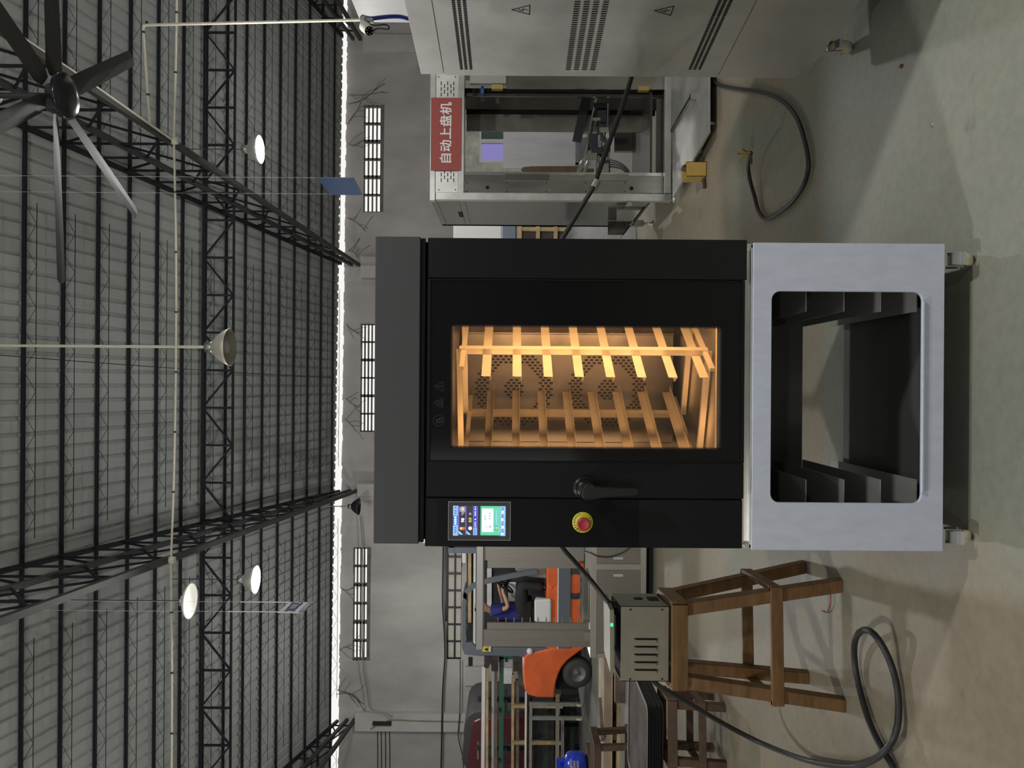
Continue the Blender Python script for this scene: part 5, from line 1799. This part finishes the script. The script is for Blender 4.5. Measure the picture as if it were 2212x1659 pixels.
for y in (1580, 1730):
    b = MB()
    c = P(1250, y, VY)
    b.lathe([(0, 0), (lift * .5 + .2, 0), (lift * .5 + .2, .2), (0, .2)], (c.x, VY + .1, lift * .5 + .2), 24, 'y')
    b.build('wheel', M_void, vn)

# ================================================================== ON THE BACK WALL
def wcable(name, label, pts, r, cat='cable', m=None, off=-.03):
    w = [Wp(x, y, off) for x, y in pts]
    return tag(MB().tube(smooth_path(w, 3), r, 6).build(name, m or M_rubber), label, cat)
wcable('wall_cable', 'black cable running along the back wall over the barred window', [(958, 1150), (957, 1220), (956, 1300), (960, 1370), (961, 1420), (957, 1480), (955, 1540), (954, 1600), (952, 1690)], .022, off=-.25)
wcable('wall_cable', 'thin dark cable along the wall under the barred window edge', [(994, 1425), (994, 1480), (993, 1540), (990, 1575), (991, 1600), (1000, 1640), (1002, 1700)], .013, off=-.25)
for k, x in enumerate((815, 823, 832, 841)):
    wcable('wall_conduit', 'thin vertical conduit on the pale pilaster wall, %s of four' % ['topmost', 'second from the top', 'third from the top', 'lowest'][k], [(x, 1560), (x + 1, 1610), (x + 1, 1700)], .012, 'conduit')
wcable('hanging_rope', 'grey cord sagging over the wall from the dark bell lamp past the window', [(778, 1112), (783, 1180), (783, 1300), (783, 1425), (793, 1490), (800, 1530), (828, 1537), (848, 1550)], .017, 'cord', M_grey, off=-.32)
wcable('wall_cable', 'long pale cable across the pilaster with thin drops', [(800, 1575), (840, 1556), (900, 1557), (1000, 1559)], .011, off=-.2, m=mat('cable_tan', (.25, .2, .13), .6))
b = MB().box(*sorted((Wp(830, 1560).x, Wp(830, 1552).x)), wall_y(-9) - .22, wall_y(-9) - .16, Wp(848, 1556).z, Wp(808, 1556).z)
tag(b.build('cable_clamp', M_dkmetal), 'dark cable clamp strip on the pale pilaster', 'clamp')
def wbox(name, label, cat, x0, x1, y0, y1, d, m, off=0):
    a, c = Wp((x0 + x1) / 2, y1), Wp((x0 + x1) / 2, y0)
    yw = wall_y(min(a.x, c.x)) - .012 - off
    b = MB().box(a.x, c.x, yw - d, yw - .002, Wp(x1, (y0 + y1) / 2).z, Wp(x0, (y0 + y1) / 2).z)
    return tag(b.build(name, m, bevel=.01), label, cat)
wbox('fuse_box', 'pale grey fuse box on the back wall past the barred window', 'box', 1005, 1047, 1437, 1478, .12, mat('fuse_grey', (.46, .46, .45), .6))
wbox('wall_bracket', 'dark bracket on the wall just over the pale fuse box', 'bracket', 1012, 1020, 1418, 1437, .06, M_dkmetal)
wbox('wall_block', 'pale concrete pad under the truss end, beside the oven top', 'block', 783, 830, 577, 603, .3, M_pil)
wbox('wall_block', 'pale concrete pad beside the dark bell lamp, against the oven top', 'block', 776, 832, 1042, 1068, .3, M_pil)
# roots and cracks hanging from the wall top
M_root = mat('root_brown', (0.10, 0.085, 0.075), 0.9)
ci = 0
for (pts) in ([(752, 540), (765, 545), (772, 556)], [(751, 268), (762, 250), (772, 238), (780, 220)], [(748, 700), (760, 712), (775, 720)], [(746, 860), (760, 872), (776, 880)], [(744, 905), (756, 915), (768, 930)],
              [(735, 1270), (752, 1275), (770, 1262)], [(733, 1405), (745, 1398), (760, 1402)], [(727, 1490), (745, 1495), (765, 1502), (780, 1518)], [(725, 1500), (760, 1500), (790, 1540)],
              [(752, 225), (785, 215), (810, 195), (832, 180)], [(753, 205), (790, 205), (830, 198)], [(751, 310), (765, 315), (778, 308)], [(750, 470), (770, 480), (790, 500)]):
    w = MB()
    p = [Wp(x, y, -.012) for x, y in pts]
    w.tube(smooth_path(p, 4), .008, 5)
    for k in range(4):
        a = smooth_path(p, 4)[k * 2 + 1]
        d = Vector((random.uniform(-.4, .4), 0, -random.uniform(.15, .5)))
        w.tube([a, a + d * .5 + Vector((random.uniform(-.08, .08), 0, 0)), a + d], .005, 4)
    tag(w.build('dry_root', M_root), 'dry creeper roots on the plaster under the roof gap', 'roots', 'dry roots on the wall')

# ================================================================== HUNG FROM THE ROOF
LAMP_POINTS = []
M_shade = mat('lamp_shade_alu', (0.58, 0.57, 0.55), 0.4, 0.6)
def bell(label, c, dia, m=M_shade, lit=0.0, stem=None, up=None, inner=None, rod_r=.012, flat=1.0):
    """bell shaped lamp; c = middle of the rim"""
    t = thing('bell_lamp', label, 'lamp', c, 'bell lamps under the roof')
    R_ = dia / 2
    D0, dia = dia, dia * flat
    b = MB().lathe([(R_, 0), (R_ * 1.02, .004), (R_ * .93, dia * .12), (R_ * .72, dia * .27), (R_ * .48, dia * .40), (R_ * .27, dia * .47), (R_ * .27, dia * .475),
                    (R_ * .24, dia * .465), (R_ * .45, dia * .39), (R_ * .69, dia * .26), (R_ * .90, dia * .11), (R_ * .98, 0)], c, 36)
    b.build('shade', m, t)
    b = MB().lathe([(0, dia * .66), (R_ * .30, dia * .655), (R_ * .31, dia * .50), (R_ * .29, dia * .47), (0, dia * .47)], c, 20)
    b.build('housing', M_polish, t)
    b = MB().lathe([(0, .02), (R_ * .30, .03), (R_ * .36, dia * .14), (R_ * .30, dia * .26), (R_ * .18, dia * .40), (0, dia * .45)], c, 20)
    b.build('bulb', inner or M_white, t)
    top = c + Vector((0, 0, dia * .65))
    if up is None: up = Vector((c.x, c.y, roof_z(c.y) - .02))
    b = MB().rod(top, up, rod_r, 8)
    b.build('stem', stem or M_cream, t)
    return t
M_lit = mat('lamp_lit', (1, 1, 1), 0.5, emit=(1, .98, .95), estr=30)
M_litglass = mat('lamp_soft', (.86, .85, .78), .5, emit=(1, .96, .86), estr=0.55)
# two burning lamps under the truss nodes
for (x, y, lab) in ((562, 323, 'burning bell lamp hung from the truss by the big fan'), (553, 1252, 'burning bell lamp hung above the white sign')):
    c = P(x, y, 11.15)
    X = COLX[2] if y < 800 else COLX[1]
    t = bell(lab, c, .40, M_shade, 1, M_dkmetal, Vector((c.x, c.y, chord_bot(c.y) - .04)), M_lit, .006)
    b = MB().lathe([(0, .035), (.17, .035), (.19, .03)], c, 28)
    b.build('lit_diffuser', M_lit, t)
    LAMP_POINTS.append(('lamp_light', c + Vector((0, 0, -.10)), 300))
c = P(500, 749, 9.5)
bell('unlit bell lamp on a long pale rod above the middle of the oven', P(497, 750, 9.5), .46, mat('shade_dusty', (0.55, 0.52, 0.46), 0.45, 0.3, var=.15, scale=4), 0, M_cream, None, mat('bulb_frost', (.75, .75, .74), .3), .017)
pl_ = bell('pale shallow bell lamp seen from below beside the truss, over the white sign', P(412, 1298, 10.6), .49, mat('shade_pale', (.80, .79, .73), .5), 0, M_dkmetal, None, M_litglass, .006, .45)
b = MB().lathe([(0, .012), (.225, .012), (.235, .006)], P(412, 1298, 10.6), 30)
b.build('diffuser', M_litglass, pl_)
bell('dark bell lamp against the back wall, just above the oven', P(776, 1094, 19.0), .42, M_dkmetal, 0, M_grey, None, M_void, .012)
LAMP_POINTS += [('unseen_hall_light', Vector((3.45, .30, 5.1)), 560), ('unseen_hall_light', Vector((-2.9, .9, 5.1)), 400), ('unseen_hall_light', Vector((-2.9, -8, 5.1)), 260), ('unseen_hall_light', Vector((3.4, -8, 5.1)), 260),
                ('unseen_hall_light', Vector((9.3, 8, 5.1)), 160), ('unseen_hall_light', Vector((-9, 8, 5.1)), 230), ('unseen_hall_light', Vector((-6.0, 17.0, 3.5)), 130), ('unseen_hall_light', Vector((6, 16, 4.6)), 40)]  # last two points added to brighten the back wall, no fixture there
# big ceiling fan
fz = H + 3.98
hub = Vector((2.47, 6.62, fz))
fan = thing('ceiling_fan', 'large dark six bladed industrial ceiling fan under the roof', 'fan', hub)
M_fan = mat('fan_blade', (0.034, 0.034, 0.032), 0.6, 0.0)
b = MB().lathe([(0, -.135), (.10, -.132), (.17, -.122), (.196, -.105), (.20, -.09), (.19, -.07), (.12, -.05), (.10, .03), (0, .04)], hub, 40)
b.build('hub', mat('fan_hub', (0.022, 0.022, 0.028), 0.18, 0.3), fan)
for k in range(6):
    a = math.radians(56 + 60 * k)
    d = Vector((math.cos(a), math.sin(a), 0)); s_ = Vector((-math.sin(a), math.cos(a), 0))
    b = MB()
    up = Vector((0, 0, 1))
    ring = []
    for r_, w_, tw in ((.16, .05, .5), (.24, .085, .5), (.70, .085, .36), (1.30, .080, .26), (1.58, .075, .22), (1.61, .055, .22)):
        c = hub + d * r_
        tw = -tw * .55
        e = (s_ * math.cos(tw) + up * math.sin(tw))
        n_ = (up * math.cos(tw) - s_ * math.sin(tw)) * .006
        ring.append([c - e * w_ - n_ * .3, c + n_ * 1.6 - e * w_ * .2, c + e * w_ - n_ * .3, c - n_ * 1.2])
    vs = [p for r_ in ring for p in r_]
    fs2 = []
    for i in range(len(ring) - 1):
        for j in range(4):
            j2 = (j + 1) % 4
            fs2.append((i * 4 + j, i * 4 + j2, i * 4 + 4 + j2, i * 4 + 4 + j))
    fs2 += [(3, 2, 1, 0), tuple(range(len(vs) - 4, len(vs)))]
    b.add(vs, fs2, False)
    b.build('blade', M_fan, fan)
b = MB().rod(hub + Vector((0, 0, .05)), Vector((hub.x, hub.y, roof_z(hub.y) - .1)), .025, 10)
b.build('down_rod', M_dkmetal, fan)
b = MB().lathe([(0, .50), (.07, .50), (.10, .56), (.10, .74), (.07, .80), (0, .80)], hub, 20)
b.build('motor', M_dkmetal, fan)
# blue board seen edge-on
p = [P(683, 383, 9.0), P(764, 383, 9.0), P(783, 420, 9.75), P(716, 420, 9.75)]
bs = thing('blue_board', 'blue board hung from the roof by thin cords, over the red sign machine', 'sign', p[0])
b = MB().prism(p, (-.008, 0, 0))
b.build('panel', mat('board_blue', (0.035, 0.085, 0.22), 0.35), bs)
b = MB()
b.rod(p[0] + Vector((0, .02, -.02)), Vector((p[0].x, p[0].y + .02, roof_z(9.0))), .0014, 5).rod(p[3] + Vector((0, -.02, -.02)), Vector((p[3].x, p[3].y - .02, roof_z(9.75))), .0014, 5)
b.build('cord', M_white, bs)
# white sign with writing
p = [P(625.5, 1300, 9.5), P(678, 1301, 9.5), P(655, 1323.6, 9.0), P(600, 1323, 9.0)]
ws = thing('hanging_sign', 'white sign with dark lettering hung on two white cords', 'sign', p[3])
b = MB().prism(p, (-.006, 0, 0))
b.build('panel', M_white, ws)
# local frame: reading direction from the far-left (near) edge to the right (far) edge
o_ = p[3]; rx = (p[0] - p[3]); dz = (p[2] - p[3])
def S2(u_, v_, lift=.0075): return o_ + rx * u_ + dz * v_ + Vector((lift, 0, 0))
b = MB()
b.add([S2(0, .80), S2(1, .80), S2(1, 1), S2(0, 1)], [(0, 1, 2, 3)], False)
b.build('lower_band', mat('sign_violet', (.36, .35, .46), .5), ws, fix=False)
b = MB().add([S2(.3, .875, .008), S2(.72, .875, .008), S2(.72, .915, .008), S2(.3, .915, .008)], [(0, 1, 2, 3)], False)
b.build('band_line', M_white, ws, fix=False)
yx = rx.normalized(); yz = Vector((0, 0, 1)); yn = yx.cross(yz)
b = MB()
for ch, u_ in (('加', .22), ('工', .50), ('区', .78)):
    c = S2(u_, .42, .0085)
    Mt = Matrix(((yx.x, yz.x, yn.x, c.x), (yx.y, yz.y, yn.y, c.y), (yx.z, yz.z, yn.z, c.z), (0, 0, 0, 1)))
    text_mb(b, ch, .15, Mt, 0, .0004, heavy=.003)
b.build('sign_lettering', mat('sign_ink', (.10, .10, .22), .5), ws, fix=False)
b = MB()
for pp, yy in ((p[0], -.02), (p[3], .02)):
    e_ = Vector((pp.x, pp.y + yy, pp.z + .60))
    b.rod(pp + Vector((0, yy, -.02)), e_, .006, 5).rod(e_, Vector((pp.x, pp.y + yy, roof_z(pp.y))), .0015, 5)
b.build('cord', M_white, ws)
# conduits under the trusses
cz_ = 11.15
def cpt(X, Y, dz=-.06): return Vector((tx(X, Y), Y, chord_bot(Y) + dz))
A_, B_ = cpt(COLX[1], cz_), cpt(COLX[2], cz_)
L_ = cpt(COLX[0], cz_); R_ = cpt(COLX[3], cz_)
def sag(p, q_, s_, n=10): return [p.lerp(q_, i / n) + Vector((0, 0, -s_ * 4 * (i / n) * (1 - i / n))) for i in range(n + 1)]
cd = thing('conduit', 'pale conduit crossing the hall from truss to truss', 'conduit', A_)
MB().tube(sag(L_, A_, .03) + sag(A_, B_, .05)[1:] + sag(B_, R_, .03)[1:], .017, 8).build('pipe', M_cream, cd)
b = MB()
for p_, q_ in ((L_, A_), (A_, B_), (B_, R_)):
    for i in range(1, 7):
        c = p_.lerp(q_, i / 7 + .02)
        s_ = .05 if p_ is A_ else .03
        f = i / 7 + .02
        b.rod(c + Vector((-.012, 0, -s_ * 4 * f * (1 - f))), c + Vector((.012, 0, -s_ * 4 * f * (1 - f))), .022, 8)
b.build('coupling', M_dkmetal, cd)
b = MB()
for p_ in (A_, B_):
    b.lathe([(0, -.05), (.05, -.045), (.055, 0), (.05, .05), (0, .055)], p_ + Vector((0, 0, -.01)), 14)
b.build('junction_box', M_cream, cd)
c2 = thing('conduit', 'pale conduit clipped along the truss beside the big fan', 'conduit', B_)
MB().tube([cpt(COLX[2], 7.7, -.03) + Vector((.05, 0, 0)), cpt(COLX[2], 9.3, -.03) + Vector((.05, 0, 0)), B_], .017, 8).build('pipe', M_cream, c2)
a = P(324, 272, 10.6)
k1 = P(309, 54, 10.9); k2 = P(779, 43, 10.9)
c3 = thing('drop_conduit', 'pale conduit dropping from the truss to the security camera', 'conduit', k1)
MB().tube([a, k1 + Vector((-.05, 0, 0)), k1 + Vector((-.012, 0, -.008)), k1 + Vector((0, 0, -.05)), k2], .020, 8).build('pipe', M_cream, c3)
b = MB()
for x in (317, 460, 603):
    q_ = P(x, 49 - (x - 317) * .015, 10.9)
    b.rod(q_ + Vector((0, 0, .012)), q_ + Vector((0, 0, -.012)), .025, 8)
for y in (70, 206):
    f = (y - 54) / (272 - 54)
    q_ = k1.lerp(a, f)
    b.rod(q_ + Vector((.012, 0, 0)), q_ + Vector((-.012, 0, 0)), .024, 8)
b.build('coupling', M_dkmetal, c3)
# security camera at its foot
cc = P(788, 58, 10.85)
sc_ = thing('security_camera', 'small white security camera with dark face at the foot of the drop conduit', 'camera', cc)
dirv = Vector((-.55, -.62, -.42)).normalized()
b = MB().tube([cc + dirv * -.02, cc + dirv * .20], [.075, .07], 16)
b.build('body', mat('cam_white', (.66, .66, .60), .4), sc_)
b = MB().tube([cc + dirv * .195, cc + dirv * .205], [.064, .064], 16)
b.build('face', M_blackgloss, sc_)
b = MB()
u_ = dirv.cross(Vector((0, 0, 1))).normalized(); w_ = dirv.cross(u_)
for k in range(6):
    a_ = k * PI / 3
    q_ = cc + dirv * .206 + (u_ * math.cos(a_) + w_ * math.sin(a_)) * .042
    b.tube([q_, q_ + dirv * .003], [.009, .009], 8)
b.build('led_dots', M_grey, sc_)
b = MB().lathe([(0, -.05), (.07, -.04), (.085, 0), (.07, .05), (0, .06)], P(787, 46, 10.9), 16)
b.box(P(800, 45, 10.9).x - .02, P(800, 45, 10.9).x + .02, 10.85, 10.95, P(806, 45, 10.9).z, P(780, 45, 10.9).z)
b.build('mount', M_grey, sc_)
b = MB()
b.tube(smooth_path([P(798, 52, 10.88), P(812, 55, 10.88), P(832, 53, 10.88), P(840, 58, 10.88), P(838, 63, 10.88), P(815, 62, 10.88), P(806, 68, 10.88)], 4), .010, 6)
b.build('tail_lead', M_void, sc_)
w = [P(783, 36, 11.0), P(800, 40, 11.2), P(820, 38, 11.4), P(840, 36, 11.6), P(865, 36, 11.8), P(884, 41, 12.0), P(905, 44, 12.2)]
tag(MB().tube(smooth_path(w, 4), .030, 8).build('blue_cable', mat('cable_blue', (.018, .03, .26), .4)), 'bundle of blue cable running along the white office wall', 'cable')
w = [P(-30, 765, 9.6), P(200, 783, 11.0), P(440, 800, 14.0), P(600, 810, 17.0), P(716, 816, 20.4)]
tag(MB().tube(w, .006, 5).build('thin_wire', M_void), 'single thin dark wire strung under the roof past the unlit lamp', 'wire')

# scraps on the floor
b = MB()
c = Fl(2012, 270)
b.lathe([(0, .004), (.009, .003), (.012, 0)], c, 7)
tag(b.build('floor_scrap', M_grey), 'small grey scrap lying on the open floor before the stand', 'scrap')
c = Fl(1948, 143)
b = MB().lathe([(0, .008), (.007, .006), (.009, 0)], c, 6)
tag(b.build('floor_scrap', mat('scrap_red', (.2, .03, .02), .6)), 'tiny red scrap on the floor near the steel cabinet', 'scrap')
# ================================================================== LIGHT AND LENS
def point(name, loc, power, col, r=0.12, kind='POINT', **kw):
    l = bpy.data.lights.new(name, kind)
    l.energy = power
    l.color = col
    if kind in ('POINT', 'SPOT'):
        l.shadow_soft_size = r
    for k, v in kw.items():
        setattr(l, k, v)
    o = bpy.data.objects.new(name, l)
    COL.objects.link(o)
    o.location = loc
    return o
LAMPW = 900
for nm, loc, pw in LAMP_POINTS:
    point(nm, loc, pw, (1.0, 0.985, 0.945), 0.16)
# warm tubes inside the baking chamber
for sx in (-1, 1):
    o = point('chamber_lamp', (sx * 0.335 - 0.01, 2.50 if sx > 0 else 2.52, 1.20), 7.6 if sx > 0 else 4.2, (1.0, 0.585, 0.25), kind='AREA', shape='RECTANGLE', size=0.04, size_y=0.80)
    o.rotation_euler = Vector((-sx * 0.9, 0.42, 0)).to_track_quat('-Z', 'Y').to_euler()

wd = bpy.data.worlds.new('daylight')
bpy.context.scene.world = wd
wd.use_nodes = True
nt = wd.node_tree
bg = nt.nodes['Background']
bg.inputs[0].default_value = (1.0, 0.985, 0.955, 1)
bg.inputs[1].default_value = 0.95

cam = bpy.data.cameras.new('camera')
cam.sensor_fit = 'HORIZONTAL'
cam.sensor_width = 36
cam.lens = 36 * FPX / 2212
cam.clip_start = 0.05
cam.clip_end = 200
co = bpy.data.objects.new('camera', cam)
COL.objects.link(co)
co.matrix_world = Matrix(((SR, CR, 0, 0), (0, 0, -1, 0), (-CR, SR, 0, H), (0, 0, 0, 1)))
sc = bpy.context.scene
sc.camera = co
sc.view_settings.view_transform = 'Standard'
sc.view_settings.look = 'None'
sc.view_settings.gamma = 1
sc.view_settings.use_curve_mapping = False
sc.view_settings.exposure = 0.0
sc.cycles.max_bounces = 8
sc.cycles.transparent_max_bounces = 12
sc.cycles.caustics_reflective = False
sc.cycles.caustics_refractive = False
sc.cycles.sample_clamp_indirect = 6
